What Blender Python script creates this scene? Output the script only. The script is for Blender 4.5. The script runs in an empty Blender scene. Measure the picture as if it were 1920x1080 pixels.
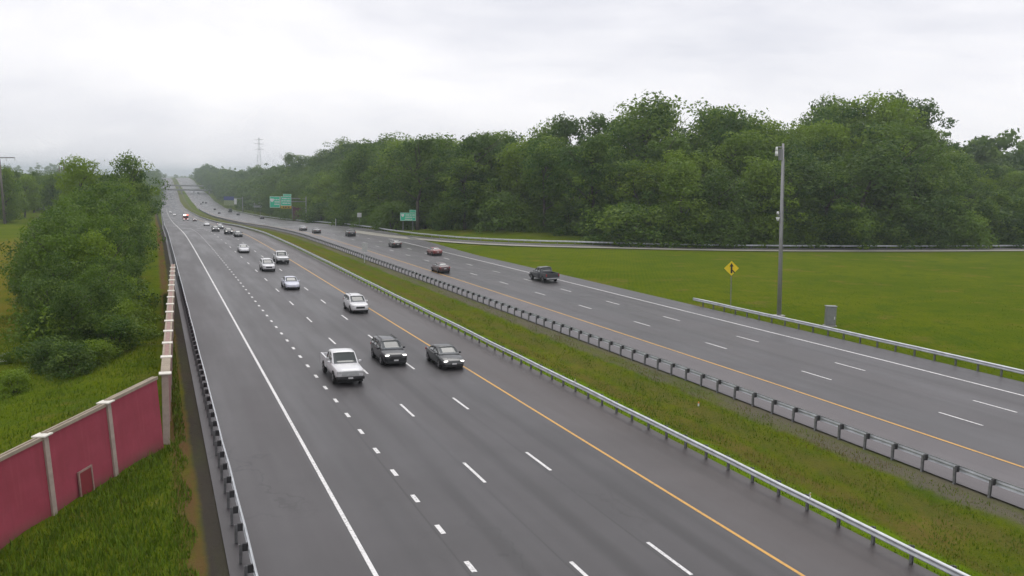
import bpy, bmesh, math, random
import numpy as np
from mathutils import Vector, Matrix

# ------------------------------------------------------------------ camera
SC = bpy.context.scene
COL = SC.collection
PITCH, YAW, ROLL, CAM_H, F_PX = 0.116098203, 0.382684793, 0.0236213778, 13.6608365, 1671.90953
def camera_axes():
    ct, st, cp, sp = math.cos(PITCH), math.sin(PITCH), math.cos(YAW), math.sin(YAW)
    fw = Vector((sp * ct, cp * ct, -st)); rt = Vector((cp, -sp, 0)); up = rt.cross(fw)
    r2 = rt * math.cos(ROLL) + up * math.sin(ROLL); u2 = -rt * math.sin(ROLL) + up * math.cos(ROLL)
    return r2, u2, fw
cd = bpy.data.cameras.new('camera'); cam = bpy.data.objects.new('camera', cd); COL.objects.link(cam)
cd.sensor_width = 36.0; cd.lens = 36.0 * F_PX / 1920.0; cd.clip_start = 0.5; cd.clip_end = 20000
r_, u_, f_ = camera_axes()
cam.matrix_world = Matrix(((r_.x, u_.x, -f_.x, 0), (r_.y, u_.y, -f_.y, 0), (r_.z, u_.z, -f_.z, CAM_H), (0, 0, 0, 1)))
SC.camera = cam

# ------------------------------------------------------------------ sky and sun (overcast, thin rain)
SUN_EL, SUN_AZ = math.radians(64), math.radians(25)      # azimuth clockwise from +Y
w = bpy.data.worlds.new('World'); SC.world = w; w.use_nodes = True
nt = w.node_tree; nt.nodes.clear()
out = nt.nodes.new('ShaderNodeOutputWorld'); bg = nt.nodes.new('ShaderNodeBackground')
sky = nt.nodes.new('ShaderNodeTexSky'); sky.sky_type = 'NISHITA'; sky.sun_disc = False
sky.sun_elevation = SUN_EL; sky.sun_rotation = SUN_AZ
tc = nt.nodes.new('ShaderNodeTexCoord'); mp = nt.nodes.new('ShaderNodeMapping')
mp.inputs['Scale'].default_value = (1.0, 1.0, 3.2); mp.inputs['Location'].default_value = (0.35, 0.1, 0.0)
n1 = nt.nodes.new('ShaderNodeTexNoise'); n1.inputs['Scale'].default_value = 1.7; n1.inputs['Detail'].default_value = 5.0
n1.inputs['Roughness'].default_value = 0.55; n1.inputs['Distortion'].default_value = 0.4
rp = nt.nodes.new('ShaderNodeValToRGB')
rp.color_ramp.elements[0].position = 0.30; rp.color_ramp.elements[0].color = (0.76, 0.77, 0.85, 1)
rp.color_ramp.elements[1].position = 0.57; rp.color_ramp.elements[1].color = (1.12, 1.10, 1.12, 1)
sc_ = nt.nodes.new('ShaderNodeVectorMath'); sc_.operation = 'SCALE'; sc_.inputs['Scale'].default_value = 10.0
mx = nt.nodes.new('ShaderNodeMix'); mx.data_type = 'RGBA'; mx.inputs['Factor'].default_value = 0.94
L = nt.links.new
L(tc.outputs['Generated'], mp.inputs['Vector']); L(mp.outputs['Vector'], n1.inputs['Vector'])
L(n1.outputs['Fac'], rp.inputs['Fac']); L(rp.outputs['Color'], sc_.inputs[0])
L(sky.outputs['Color'], mx.inputs['A']); L(sc_.outputs['Vector'], mx.inputs['B'])
L(mx.outputs['Result'], bg.inputs['Color']); bg.inputs['Strength'].default_value = 0.1
L(bg.outputs['Background'], out.inputs['Surface'])
sl = bpy.data.lights.new('sun', 'SUN'); sl.energy = 1.4; sl.angle = math.radians(40); sl.color = (1.0, 0.97, 0.93)
sun = bpy.data.objects.new('sun', sl); COL.objects.link(sun)
sd = Vector((math.sin(SUN_AZ) * math.cos(SUN_EL), math.cos(SUN_AZ) * math.cos(SUN_EL), math.sin(SUN_EL)))
sun.rotation_euler = sd.to_track_quat('Z', 'Y').to_euler(); sun.location = (0, 0, 200)
vs = SC.view_settings; vs.view_transform = 'Standard'; vs.look = 'None'; vs.exposure = 0.0; vs.gamma = 1.0
vs.use_curve_mapping = False
SC.cycles.use_denoising = True; SC.cycles.max_bounces = 6; SC.cycles.diffuse_bounces = 3; SC.cycles.glossy_bounces = 2
SC.cycles.transparent_max_bounces = 8; SC.cycles.volume_bounces = 0; SC.cycles.caustics_reflective = False
SC.cycles.caustics_refractive = False; SC.cycles.use_adaptive_sampling = True; SC.cycles.adaptive_threshold = 0.02

# ------------------------------------------------------------------ terrain functions
#TERRAIN
_ZY = np.array([-100, 0, 150, 190, 234, 303, 405, 481, 615, 820, 950, 1100, 1250, 1400, 1600, 1900, 2400, 9000.])
_ZZ = np.array([0, 0, 0, -.1, -.5, -2.5, -6.4, -8.8, -12.5, -16.8, -17.8, -15, -7.8, -1.5, 6, 10, 4, 4.])
_yy = np.arange(-100, 9000, 5.0); _zz = np.interp(_yy, _ZY, _ZZ)
_k = np.hanning(13); _k /= _k.sum(); _zs = np.convolve(np.pad(_zz, 6, mode='edge'), _k, mode='valid')
def zl(Y): return np.interp(Y, _yy, _zs)
def left_lo(Y): return np.interp(Y, [0, 300, 405, 615, 820, 1100, 1250, 1400, 1600, 2400], [1.6, 1.7, 2.5, 3.7, 5, 8.2, 9.8, 9.4, 12, 20])
def left_hi(Y): return np.interp(Y, [0, 300, 405, 615, 820, 1100, 1250, 1400, 1600, 2400], [26.0, 26.1, 26.7, 27.7, 29, 28, 29.5, 29.3, 30, 36])
def right_lo(Y): return np.interp(Y, [0, 440, 674, 806, 1003, 1117, 1295, 1400, 1600, 2400], [34.5, 34.8, 36, 38.3, 40.4, 40.2, 38.5, 37.3, 37.5, 44])
def right_hi(Y): return np.interp(Y, [0, 150, 185, 230, 370, 640, 960, 1200, 1354, 1600, 2400], [53.6, 53.6, 55.5, 57.5, 62, 65, 66.5, 65, 61, 63, 70])
def zr0(Y): return zl(Y) + np.interp(Y, [0, 50, 110, 160, 210, 330, 440, 3000], [.3, .3, .05, -.25, -.4, -.2, .2, .2])
def zr(X, Y): return zr0(Y) + np.interp(Y, [0, 200, 500], [.055, .055, .02]) * np.maximum(X - 34.8, -.6)
RAMP = [(330, 152), (250, 149), (189, 149), (150, 150), (120, 153), (98, 158.5), (80, 167.5), (69, 177.5), (61.5, 190), (57, 206), (54.5, 226), (53.5, 250)]
RAMP_W = 8.6
def sstep(t): t = np.clip(t, 0, 1); return t * t * (3 - 2 * t)
_rx = np.array([a[0] for a in RAMP][::-1], float); _ry = np.array([a[1] for a in RAMP][::-1], float)
def ramp_z(X, Y):
    k = sstep((X - 58) / 32); return zr(np.minimum(X, 56), Y) * (1 - k) + 1.25 * k
def gz(X, Y):
    X = np.asarray(X, float); Y = np.asarray(Y, float)
    l0, l1, r0, r1 = left_lo(Y), left_hi(Y), right_lo(Y), right_hi(Y)
    z_l = zl(Y)
    # left bank: level verge, falling behind the wall, then level country while the road dips
    flat = np.interp(Y, [0, 60, 120, 250, 500, 1000, 1700, 4000], [-.4, -1.2, -2, -2.5, -4, -6, 5, 4])
    a = z_l - .07 + (flat - z_l) * sstep((l0 - 1.5 - X) / np.interp(Y, [0, 200, 400], [14, 16, 26]))
    # median swale
    t = np.clip((X - l1) / np.maximum(r0 - l1, 1), 0, 1)
    m = (z_l - .07) * (1 - t) + (zr(r0, Y) - .07) * t - np.interp(Y, [0, 250, 600], [.55, .55, .25]) * np.sin(np.pi * t) ** 1.2
    # right side
    zer = zr(r1, Y) - .07
    flatz = ramp_z(X, np.minimum(Y, 215)) - .13
    gore = zer + (flatz - zer) * sstep((X - r1) / 6)
    hill = np.interp(Y, [0, 170, 250, 500, 1000, 1300, 1700, 4000], [4, 4, 3, 2, 0, 4, 12, 10]) + 3.5 * sstep((X - 150) / 100)
    rampY = np.interp(X, _rx, _ry)
    beyond = np.where(Y < 235, Y - rampY - 5.0, 0)
    k1 = flatz + (hill - flatz) * sstep(beyond / 55)
    k2 = zer + (hill - zer) * sstep((X - r1 - 1) / np.interp(Y, [200, 500], [60, 26]))
    kk = sstep((Y - 190) / 60)
    rgt = np.where(Y < rampY + 5, gore, k1 * (1 - kk) + k2 * kk)
    rgt = np.where(X < r1 + 1, np.minimum(rgt, zer), rgt)
    inl = (X >= l0) & (X <= l1); inr = (X >= r0) & (X <= r1)
    z = np.where(X < l0, a, np.where(inl, z_l - .07, np.where(X < r0, m, np.where(inr, zr(X, Y) - .07, rgt))))
    return z
#ENDTERRAIN

# ------------------------------------------------------------------ helpers
def link(o, parent=None):
    COL.objects.link(o)
    if parent is not None: o.parent = parent
    return o
def tag(o, label=None, cat=None, group=None, kind=None):
    if label: o['label'] = label
    if cat: o['category'] = cat
    if group: o['group'] = group
    if kind: o['kind'] = kind
    return o
def mesh(name, v, f, mat=None, smooth=False):
    me = bpy.data.meshes.new(name); me.from_pydata([tuple(map(float, a)) for a in v], [], [tuple(map(int, a)) for a in f]); me.update()
    if mat is not None: me.materials.append(mat)
    if smooth: me.polygons.foreach_set('use_smooth', [True] * len(me.polygons))
    return me
def obj(name, me, parent=None, loc=None, rot=None):
    o = bpy.data.objects.new(name, me); link(o, parent)
    if loc is not None: o.location = loc
    if rot is not None: o.rotation_euler = rot
    return o
def empty(name, loc=(0, 0, 0), rz=0):
    o = bpy.data.objects.new(name, None); o.empty_display_size = .3; link(o); o.location = loc; o.rotation_euler = (0, 0, rz); return o
class MB:
    def __init__(s): s.v = []; s.f = []
    def add(s, v, f):
        n = len(s.v); s.v += [tuple(a) for a in v]; s.f += [tuple(i + n for i in a) for a in f]; return s
    def box(s, x0, x1, y0, y1, z0, z1):
        return s.add([(x0, y0, z0), (x1, y0, z0), (x1, y1, z0), (x0, y1, z0), (x0, y0, z1), (x1, y0, z1), (x1, y1, z1), (x0, y1, z1)],
                     [(0, 3, 2, 1), (4, 5, 6, 7), (0, 1, 5, 4), (1, 2, 6, 5), (2, 3, 7, 6), (3, 0, 4, 7)])
    def hexa(s, p):      # 8 points: bottom ring, top ring
        return s.add(p, [(0, 3, 2, 1), (4, 5, 6, 7), (0, 1, 5, 4), (1, 2, 6, 5), (2, 3, 7, 6), (3, 0, 4, 7)])
    def loft(s, rings, caps=True):
        n = len(rings[0]); v = [p for r in rings for p in r]; f = []
        for i in range(len(rings) - 1):
            for j in range(n):
                k = (j + 1) % n
                f.append((i * n + j, i * n + k, (i + 1) * n + k, (i + 1) * n + j))
        if caps: f.append(tuple(range(n - 1, -1, -1))); f.append(tuple((len(rings) - 1) * n + j for j in range(n)))
        return s.add(v, f)
    def tube(s, a, b, r0, r1=None, n=10):
        a = Vector(a); b = Vector(b); r1 = r0 if r1 is None else r1
        d = (b - a).normalized(); u = d.orthogonal().normalized(); w_ = d.cross(u)
        ring = lambda c, r: [tuple(c + (u * math.cos(t) + w_ * math.sin(t)) * r) for t in [2 * math.pi * i / n for i in range(n)]]
        return s.loft([ring(a, r0), ring(b, r1)])
    def me(s, name, mat, smooth=False, bevel=0):
        m = mesh(name, s.v, s.f, mat, smooth)
        if bevel:
            bm = bmesh.new(); bm.from_mesh(m)
            bmesh.ops.recalc_face_normals(bm, faces=bm.faces)
            bmesh.ops.bevel(bm, geom=[e for e in bm.edges if e.calc_face_angle(0) > .5], offset=bevel, segments=2, affect='EDGES', profile=.6)
            bm.to_mesh(m); bm.free()
        return m
    def obj(s, name, mat, parent=None, smooth=False, bevel=0, loc=None, rot=None):
        return obj(name, s.me(name, mat, smooth, bevel), parent, loc, rot)

# ------------------------------------------------------------------ materials
def newmat(name):
    m = bpy.data.materials.new(name); m.use_nodes = True; t = m.node_tree; b = t.nodes['Principled BSDF']; return m, t, b
def N(t, kind, **kw):
    n = t.nodes.new(kind)
    for k, v_ in kw.items(): setattr(n, k, v_)
    return n
def plain(name, col, rough=.6, metal=0, spec=.5, var=0, vscale=3, emit=0, coat=0):
    m, t, b = newmat(name)
    b.inputs['Base Color'].default_value = (*col, 1); b.inputs['Roughness'].default_value = rough; b.inputs['Metallic'].default_value = metal
    b.inputs['Specular IOR Level'].default_value = spec; b.inputs['Coat Weight'].default_value = coat
    if emit: b.inputs['Emission Color'].default_value = (*col, 1); b.inputs['Emission Strength'].default_value = emit
    if var:
        tc_ = N(t, 'ShaderNodeTexCoord'); no = N(t, 'ShaderNodeTexNoise'); no.inputs['Scale'].default_value = vscale; no.inputs['Detail'].default_value = 6
        r = N(t, 'ShaderNodeMapRange'); r.inputs['From Min'].default_value = .3; r.inputs['From Max'].default_value = .7
        r.inputs['To Min'].default_value = 1 - var; r.inputs['To Max'].default_value = 1 + var
        mu = N(t, 'ShaderNodeVectorMath', operation='SCALE'); mu.inputs[0].default_value = col
        t.links.new(tc_.outputs['Object'], no.inputs['Vector']); t.links.new(no.outputs['Fac'], r.inputs['Value'])
        t.links.new(r.outputs['Result'], mu.inputs['Scale']); t.links.new(mu.outputs['Vector'], b.inputs['Base Color'])
    return m
def mixc(t, fac, a, b_):
    n = N(t, 'ShaderNodeMix', data_type='RGBA')
    for key, val in (('Factor', fac), ('A', a), ('B', b_)):
        if isinstance(val, (int, float)): n.inputs[key].default_value = val
        elif isinstance(val, tuple): n.inputs[key].default_value = (*val, 1)
        else: t.links.new(val, n.inputs[key])
    return n.outputs['Result']
def noise(t, vec, scale, detail=5, rough=.55, dist=0):
    n = N(t, 'ShaderNodeTexNoise'); n.inputs['Scale'].default_value = scale; n.inputs['Detail'].default_value = detail
    n.inputs['Roughness'].default_value = rough; n.inputs['Distortion'].default_value = dist
    t.links.new(vec, n.inputs['Vector']); return n.outputs['Fac']
def ramp01(t, val, lo, hi, a=0., b_=1.):
    r = N(t, 'ShaderNodeMapRange', interpolation_type='SMOOTHSTEP')
    r.inputs['From Min'].default_value = lo; r.inputs['From Max'].default_value = hi; r.inputs['To Min'].default_value = a; r.inputs['To Max'].default_value = b_
    t.links.new(val, r.inputs['Value']); return r.outputs['Result']
def math_(t, op, a, b_=None):
    n = N(t, 'ShaderNodeMath', operation=op)
    for i, v_ in enumerate((a, b_)):
        if v_ is None: continue
        if isinstance(v_, (int, float)): n.inputs[i].default_value = v_
        else: t.links.new(v_, n.inputs[i])
    return n.outputs[0]
def mapped(t, scale):
    g = N(t, 'ShaderNodeNewGeometry'); m_ = N(t, 'ShaderNodeMapping'); m_.inputs['Scale'].default_value = scale
    t.links.new(g.outputs['Position'], m_.inputs['Vector']); return m_.outputs['Vector'], g
def bump(t, b, h, strength, dist):
    n = N(t, 'ShaderNodeBump'); n.inputs['Strength'].default_value = strength; n.inputs['Distance'].default_value = dist
    t.links.new(h, n.inputs['Height']); t.links.new(n.outputs['Normal'], b.inputs['Normal'])
def asphalt(name, c0, c1, streak=.25, rough=.5, tracks=None):
    """Damp asphalt: mottled aggregate, long streaks with the traffic, darker oil bands down each lane, patches."""
    m, t, b = newmat(name)
    v1, g = mapped(t, (1, 1, 1)); v2, _ = mapped(t, (1.3, .02, 1)); v3, _ = mapped(t, (.35, .03, 1))
    a = noise(t, v1, .16, 6, .6); s = noise(t, v2, 1.0, 4, .55); s2 = noise(t, v3, 1.0, 3); fine = noise(t, v1, 30, 4, .7)
    c = mixc(t, ramp01(t, a, .35, .65), c0, c1)
    c = mixc(t, ramp01(t, s, .45, .75, 0, streak), c, tuple(x * .62 for x in c0))
    c = mixc(t, ramp01(t, s2, .45, .7, 0, streak), c, tuple(x * 1.25 for x in c1))
    c = mixc(t, ramp01(t, fine, .4, .72, 0, .3), c, tuple(x * 1.5 for x in c1))
    if tracks:
        sx = N(t, 'ShaderNodeSeparateXYZ'); t.links.new(g.outputs['Position'], sx.inputs[0])
        for x0, wd, amt in tracks:
            d = math_(t, 'ABSOLUTE', math_(t, 'SUBTRACT', sx.outputs['X'], x0))
            k = math_(t, 'MULTIPLY', ramp01(t, d, wd, wd * .2), ramp01(t, s2, .3, .6, amt * .4, amt))
            c = mixc(t, k, c, tuple(x * .5 for x in c0))
    # sealed cracks and old patches
    vo = N(t, 'ShaderNodeTexVoronoi', feature='DISTANCE_TO_EDGE'); vo.inputs['Scale'].default_value = 1.0
    vc, _ = mapped(t, (.16, .07, 1)); wv = N(t, 'ShaderNodeVectorMath', operation='ADD'); nw = N(t, 'ShaderNodeTexNoise'); nw.inputs['Scale'].default_value = .6; nw.inputs['Detail'].default_value = 4
    sc2 = N(t, 'ShaderNodeVectorMath', operation='SCALE'); sc2.inputs['Scale'].default_value = .45
    t.links.new(g.outputs['Position'], nw.inputs['Vector']); t.links.new(nw.outputs['Color'], sc2.inputs[0]); t.links.new(vc, wv.inputs[0]); t.links.new(sc2.outputs[0], wv.inputs[1]); t.links.new(wv.outputs[0], vo.inputs['Vector'])
    crack = math_(t, 'MULTIPLY', ramp01(t, vo.outputs['Distance'], .012, .004), ramp01(t, noise(t, v1, .035, 3), .5, .62, 0, .55))
    c = mixc(t, crack, c, tuple(x * .35 for x in c0))
    patch = ramp01(t, noise(t, vc, .55, 2), .60, .63, 0, .22)
    c = mixc(t, patch, c, tuple(x * .7 for x in c0))
    t.links.new(c, b.inputs['Base Color'])
    t.links.new(ramp01(t, s2, .3, .7, rough - .05, rough + .1), b.inputs['Roughness']); b.inputs['Specular IOR Level'].default_value = .45
    bump(t, b, fine, .35, .01)
    return m
def paint_line(name, col, road):
    m, t, b = newmat(name); v1, g = mapped(t, (1, 1, 1)); n_ = noise(t, v1, 9, 6, .7); n2 = noise(t, v1, .5, 3)
    wear = math_(t, 'MULTIPLY', ramp01(t, n_, .47, .64), ramp01(t, n2, .3, .7, .25, .9))
    t.links.new(mixc(t, wear, col, road), b.inputs['Base Color']); b.inputs['Roughness'].default_value = .55; return m
M = {}
lane_tracks = [(x, .6, .55) for x in (12.05, 15.66, 19.3)] + [(8.6, .5, .25)] + [(x, .07, .7) for x in (10.02, 13.62, 17.25)]
M['lanes_in'] = asphalt('asphalt_lanes', (0.0386, 0.0353, 0.0370), (0.0521, 0.0479, 0.0504), .55, .45, lane_tracks)
M['shoulder_in'] = asphalt('asphalt_shoulder', (0.0538, 0.0454, 0.0445), (0.0655, 0.0563, 0.0554), .35, .48)
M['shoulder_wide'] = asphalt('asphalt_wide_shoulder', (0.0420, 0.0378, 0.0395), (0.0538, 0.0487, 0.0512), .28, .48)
M['lanes_out'] = asphalt('asphalt_outbound', (0.0479, 0.0437, 0.0454), (0.0613, 0.0563, 0.0588), .5, .40, [(x, .6, .35) for x in (41.1, 45.05, 48.8)])
M['shoulder_out'] = asphalt('asphalt_outer_shoulder', (0.0840, 0.0739, 0.0773), (0.1025, 0.0907, 0.0941), .3, .44)
M['shoulder_grey'] = asphalt('asphalt_grey_shoulder', (0.0605, 0.0571, 0.0605), (0.0756, 0.0714, 0.0756), .3, .44)
M['ramp'] = asphalt('asphalt_ramp', (.21, .20, .165), (.25, .235, .195), .2, .6)
M['white'] = paint_line('white_paint', (.72, .71, .70), (.13, .125, .125))
M['yellow'] = paint_line('yellow_paint', (.62, .33, .055), (.14, .125, .115))
M['steel'] = plain('galvanised_steel', (.50, .52, .54), .5, .4, var=.18, vscale=1.5)
M['steel_dark'] = plain('weathered_steel', (.20, .20, .205), .6, .3, var=.25, vscale=4)
M['blockout'] = plain('dark_blockout', (.035, .034, .036), .75)
M['pole'] = plain('grey_pole', (.31, .31, .315), .6, .2, var=.12, vscale=1)
M['concrete'] = plain('concrete', (.33, .32, .30), .8, var=.15, vscale=1.2)
M['wall_red'] = plain('wine_red_panel', (.34, .042, .072), .85, var=.2, vscale=.9)
m, t, b = newmat('weathered_wine_panel'); g_ = N(t, 'ShaderNodeTexCoord'); mp_ = N(t, 'ShaderNodeMapping'); mp_.inputs['Scale'].default_value = (2.2, 2.2, .16)
t.links.new(g_.outputs['Object'], mp_.inputs['Vector']); st_ = noise(t, mp_.outputs['Vector'], 1.6, 6, .65); bl_ = noise(t, g_.outputs['Object'], .7, 5, .6); gr_ = noise(t, g_.outputs['Object'], 22, 4, .7)
c = mixc(t, ramp01(t, bl_, .3, .7), (.275, .036, .058), (.34, .050, .080)); c = mixc(t, ramp01(t, st_, .52, .75, 0, .5), c, (.22, .035, .05)); c = mixc(t, ramp01(t, st_, .46, .28, 0, .35), c, (.42, .085, .11))
c = mixc(t, ramp01(t, gr_, .4, .7, 0, .25), c, (.24, .03, .045))
sx_ = N(t, 'ShaderNodeSeparateXYZ'); t.links.new(g_.outputs['Object'], sx_.inputs[0]); c = mixc(t, math_(t, 'MULTIPLY', ramp01(t, sx_.outputs['Z'], .7, -.1), ramp01(t, bl_, .3, .65, .2, .8)), c, (.13, .075, .05))
t.links.new(c, b.inputs['Base Color']); b.inputs['Roughness'].default_value = .85; bump(t, b, gr_, .4, .02); M['wall_red'] = m
M['wall_red_dark'] = plain('dark_red_door', (.20, .018, .024), .7, var=.1)
M['wall_pink'] = plain('pale_pink_trim', (.30, .19, .165), .8, var=.2)
M['tan'] = plain('tan_concrete', (.36, .29, .25), .85, var=.14, vscale=3)
M['cap'] = plain('white_cap', (.66, .63, .56), .7, var=.08)
M['coping'] = plain('coping', (.30, .25, .19), .85, var=.15, vscale=2)
M['green'] = plain('sign_green', (.05, .58, .35), .4, var=.06)
M['sign_white'] = plain('sign_white', (.75, .76, .75), .4)
M['sign_yellow'] = plain('sign_yellow', (.82, .60, .01), .4)
M['sign_amber'] = plain('sign_amber', (.55, .36, .015), .4)
M['sign_blue'] = plain('sign_blue', (.04, .06, .22), .4)
M['sign_olive'] = plain('sign_pale_green', (.28, .33, .16), .5)
M['sign_grey'] = plain('sign_grey', (.42, .43, .43), .5, var=.1)
M['black'] = plain('black_paint', (.012, .012, .012), .5)
M['wood'] = plain('weathered_wood', (.16, .14, .125), .9, var=.2, vscale=1)
M['cabinet'] = plain('cabinet_grey', (.23, .235, .24), .5, .3, var=.1)
M['bark'] = plain('bark', (.075, .06, .05), .95, var=.3, vscale=2)
M['glass'] = plain('car_glass', (.03, .037, .036), .06, spec=.6, coat=.35)
M['tyre'] = plain('tyre_rubber', (.02, .02, .02), .85)
M['rim'] = plain('wheel_rim', (.30, .30, .31), .35, .7)
M['trim'] = plain('black_trim', (.022, .022, .024), .6)
M['under'] = plain('underbody_block', (.015, .015, .015), .9)
M['headlamp_off'] = plain('headlamp_glass', (.5, .5, .5), .15, coat=.5)
M['headlamp'] = plain('headlamp_lit', (1.0, .97, .92), .2, emit=2.2)
M['tail'] = plain('tail_lamp', (.30, .015, .015), .25, coat=.5)
M['beacon_red'] = plain('beacon_red_lit', (1.0, .10, .07), .3, emit=9)
M['beacon_white'] = plain('beacon_white_lit', (1.0, .9, .85), .3, emit=14)
M['plate'] = plain('number_plate', (.6, .6, .6), .5)
M['chrome'] = plain('chrome', (.45, .46, .47), .2, .9)
m, t, b = newmat('car_paint'); oi = N(t, 'ShaderNodeObjectInfo'); t.links.new(oi.outputs['Color'], b.inputs['Base Color'])
b.inputs['Roughness'].default_value = .33; b.inputs['Coat Weight'].default_value = .5; b.inputs['Coat Roughness'].default_value = .08; M['paint'] = m
def leaf_mat(name, c0, c1, c2):
    m, t, b = newmat(name); oi = N(t, 'ShaderNodeObjectInfo'); at = N(t, 'ShaderNodeAttribute'); at.attribute_name = 'hue'
    c = mixc(t, at.outputs['Fac'], c0, c1)
    c = mixc(t, ramp01(t, oi.outputs['Random'], .35, 1.0, 0, .9), c, c2)
    t.links.new(c, b.inputs['Base Color']); b.inputs['Roughness'].default_value = .55; b.inputs['Specular IOR Level'].default_value = .25
    tr = N(t, 'ShaderNodeBsdfTranslucent'); t.links.new(c, tr.inputs['Color'])
    ms = N(t, 'ShaderNodeMixShader'); ms.inputs[0].default_value = .42
    t.links.new(b.outputs[0], ms.inputs[1]); t.links.new(tr.outputs[0], ms.inputs[2]); t.links.new(ms.outputs[0], t.nodes['Material Output'].inputs['Surface'])
    return m
M['leaf'] = leaf_mat('leaves', (.048, .112, .011), (.175, .262, .024), (.185, .280, .016))
M['leaf_bright'] = leaf_mat('bright_leaves', (.070, .140, .010), (.215, .300, .020), (.190, .290, .014))
M['leaf_dark'] = leaf_mat('dark_leaves', (.046, .098, .014), (.135, .210, .028), (.118, .200, .018))
def ground_mat():
    m, t, b = newmat('grass_ground'); v1, g = mapped(t, (1, 1, 1)); v2, _ = mapped(t, (1, .12, 1)); v3, _ = mapped(t, (.3, 1.6, 1))
    sx = N(t, 'ShaderNodeSeparateXYZ'); t.links.new(g.outputs['Position'], sx.inputs[0]); X, Y = sx.outputs['X'], sx.outputs['Y']
    big = noise(t, v1, .05, 5, .6); mid = noise(t, v1, .45, 6, .65, .5); fine = noise(t, v1, 5, 6, .75); strk = noise(t, v2, .9, 5, .6)
    c = mixc(t, ramp01(t, big, .35, .65), (.074, .110, .006), (.106, .132, .008))
    c = mixc(t, ramp01(t, mid, .42, .7, 0, .75), c, (.058, .098, .009))
    c = mixc(t, ramp01(t, noise(t, v3, .25, 4), .5, .75, 0, .5), c, (.13, .14, .012))
    c = mixc(t, ramp01(t, fine, .45, .75, 0, .6), c, (.042, .070, .008))
    # dry, brown patches
    dry = math_(t, 'MULTIPLY', ramp01(t, noise(t, v1, .12, 6, .7), .55, .68), ramp01(t, fine, .35, .6, .3, .9))
    c = mixc(t, math_(t, 'MULTIPLY', dry, .9), c, (.17, .125, .04))
    c = mixc(t, ramp01(t, noise(t, v1, .9, 6, .8), .56, .72, 0, .55), c, (.15, .19, .012))
    # mower passes and weedy tufts
    mv = N(t, 'ShaderNodeTexWave', wave_type='BANDS', bands_direction='X'); mm = N(t, 'ShaderNodeMapping'); mm.inputs['Rotation'].default_value = (0, 0, .5); mm.inputs['Scale'].default_value = (.12, .12, .12)
    t.links.new(g.outputs['Position'], mm.inputs['Vector']); t.links.new(mm.outputs['Vector'], mv.inputs['Vector']); mv.inputs['Distortion'].default_value = 1.2; mv.inputs['Detail'].default_value = 3
    c = mixc(t, ramp01(t, mv.outputs['Fac'], .35, .65, 0, .22), c, (.125, .150, .010))
    c = mixc(t, ramp01(t, noise(t, v1, .22, 7, .75, 1.0), .54, .64, 0, .55), c, (.052, .092, .010))
    def band(x0, x1, soft, amt, col, y1=None):
        nonlocal c
        wob = math_(t, 'ADD', X, math_(t, 'MULTIPLY', math_(t, 'SUBTRACT', mid, .5), soft * 3))
        k = math_(t, 'MULTIPLY', ramp01(t, wob, x0 - soft, x0 + soft), ramp01(t, wob, x1 + soft, x1 - soft))
        if y1: k = math_(t, 'MULTIPLY', k, ramp01(t, Y, y1 + 25, y1))
        k = math_(t, 'MULTIPLY', k, ramp01(t, strk, .3, .6, amt * (.85 if soft < .2 else .35), amt))
        c = mixc(t, k, c, col)
    band(.55, 1.55, .3, .9, (.125, .068, .036))          # bare red-brown soil by the verge
    band(1.5, 2.6, .15, .95, (.052, .044, .042))           # gravelly pavement edge
    band(33.2, 35, .35, .8, (.135, .115, .10))           # gravel under the median rail
    band(28.6, 30.2, .7, .6, (.135, .090, .035))         # dry swale line
    band(26.2, 28.2, .3, .9, (.120, .200, .010))         # fresh grass by the near rail
    band(-70, -13.5, 2.5, .75, (.165, .13, .022), 230)
    band(30.8, 32.6, .5, .45, (.12, .085, .04))
    t.links.new(c, b.inputs['Base Color']); b.inputs['Roughness'].default_value = .9; b.inputs['Specular IOR Level'].default_value = 0
    h = math_(t, 'ADD', math_(t, 'MULTIPLY', fine, .5), mid); bump(t, b, h, .8, .25)
    return m
M['ground'] = ground_mat()
m, t, b = newmat('grass_blades'); oi = N(t, 'ShaderNodeAttribute'); oi.attribute_name = 'hue'
cr = N(t, 'ShaderNodeValToRGB'); t.links.new(oi.outputs['Fac'], cr.inputs['Fac'])
cr.color_ramp.elements[0].color = (.072, .125, .009, 1); cr.color_ramp.elements[1].color = (.19, .13, .05, 1); cr.color_ramp.elements[1].position = 1.0
e_ = cr.color_ramp.elements.new(.5); e_.color = (.125, .195, .012, 1)
t.links.new(cr.outputs['Color'], b.inputs['Base Color']); b.inputs['Roughness'].default_value = .7; b.inputs['Specular IOR Level'].default_value = .1
M['blade'] = m

# ------------------------------------------------------------------ ground
def grid_lines():
    xs = [-6000, -3000, -1500, -800, -500, -350, -250, -180, -140, -110, -90, -75, -60, -50, -42, -36] + list(np.arange(-30, 0, 1.5)) + list(np.arange(0, 72, .6)) + \
         list(np.arange(72, 130, 2.5)) + list(np.arange(130, 280, 6)) + [300, 340, 400, 500, 700, 1000, 1600, 3000, 6000]
    ys = [-300, -120, -60, -20, 0, 8] + list(np.arange(14, 120, 1.5)) + list(np.arange(120, 260, 2.5)) + list(np.arange(260, 520, 8)) + list(np.arange(520, 1700, 20)) + \
         [1750, 1800, 1900, 2000, 2200, 2500, 3000, 4000, 6000, 9000]
    return np.array(xs, float), np.array(ys, float)
gx, gy = grid_lines(); GX, GY = np.meshgrid(gx, gy)
GZ = gz(GX, GY)
rng = np.random.default_rng(3)
off = ~(((GX > left_lo(GY) - .5) & (GX < left_hi(GY) + .5)) | ((GX > right_lo(GY) - .5) & (GX < right_hi(GY) + .5)))
GZ = GZ + np.where(off & (GY < np.interp(GX, _rx, _ry) - 7), rng.normal(0, .05, GZ.shape), 0) * (np.abs(GX) < 130)
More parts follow.
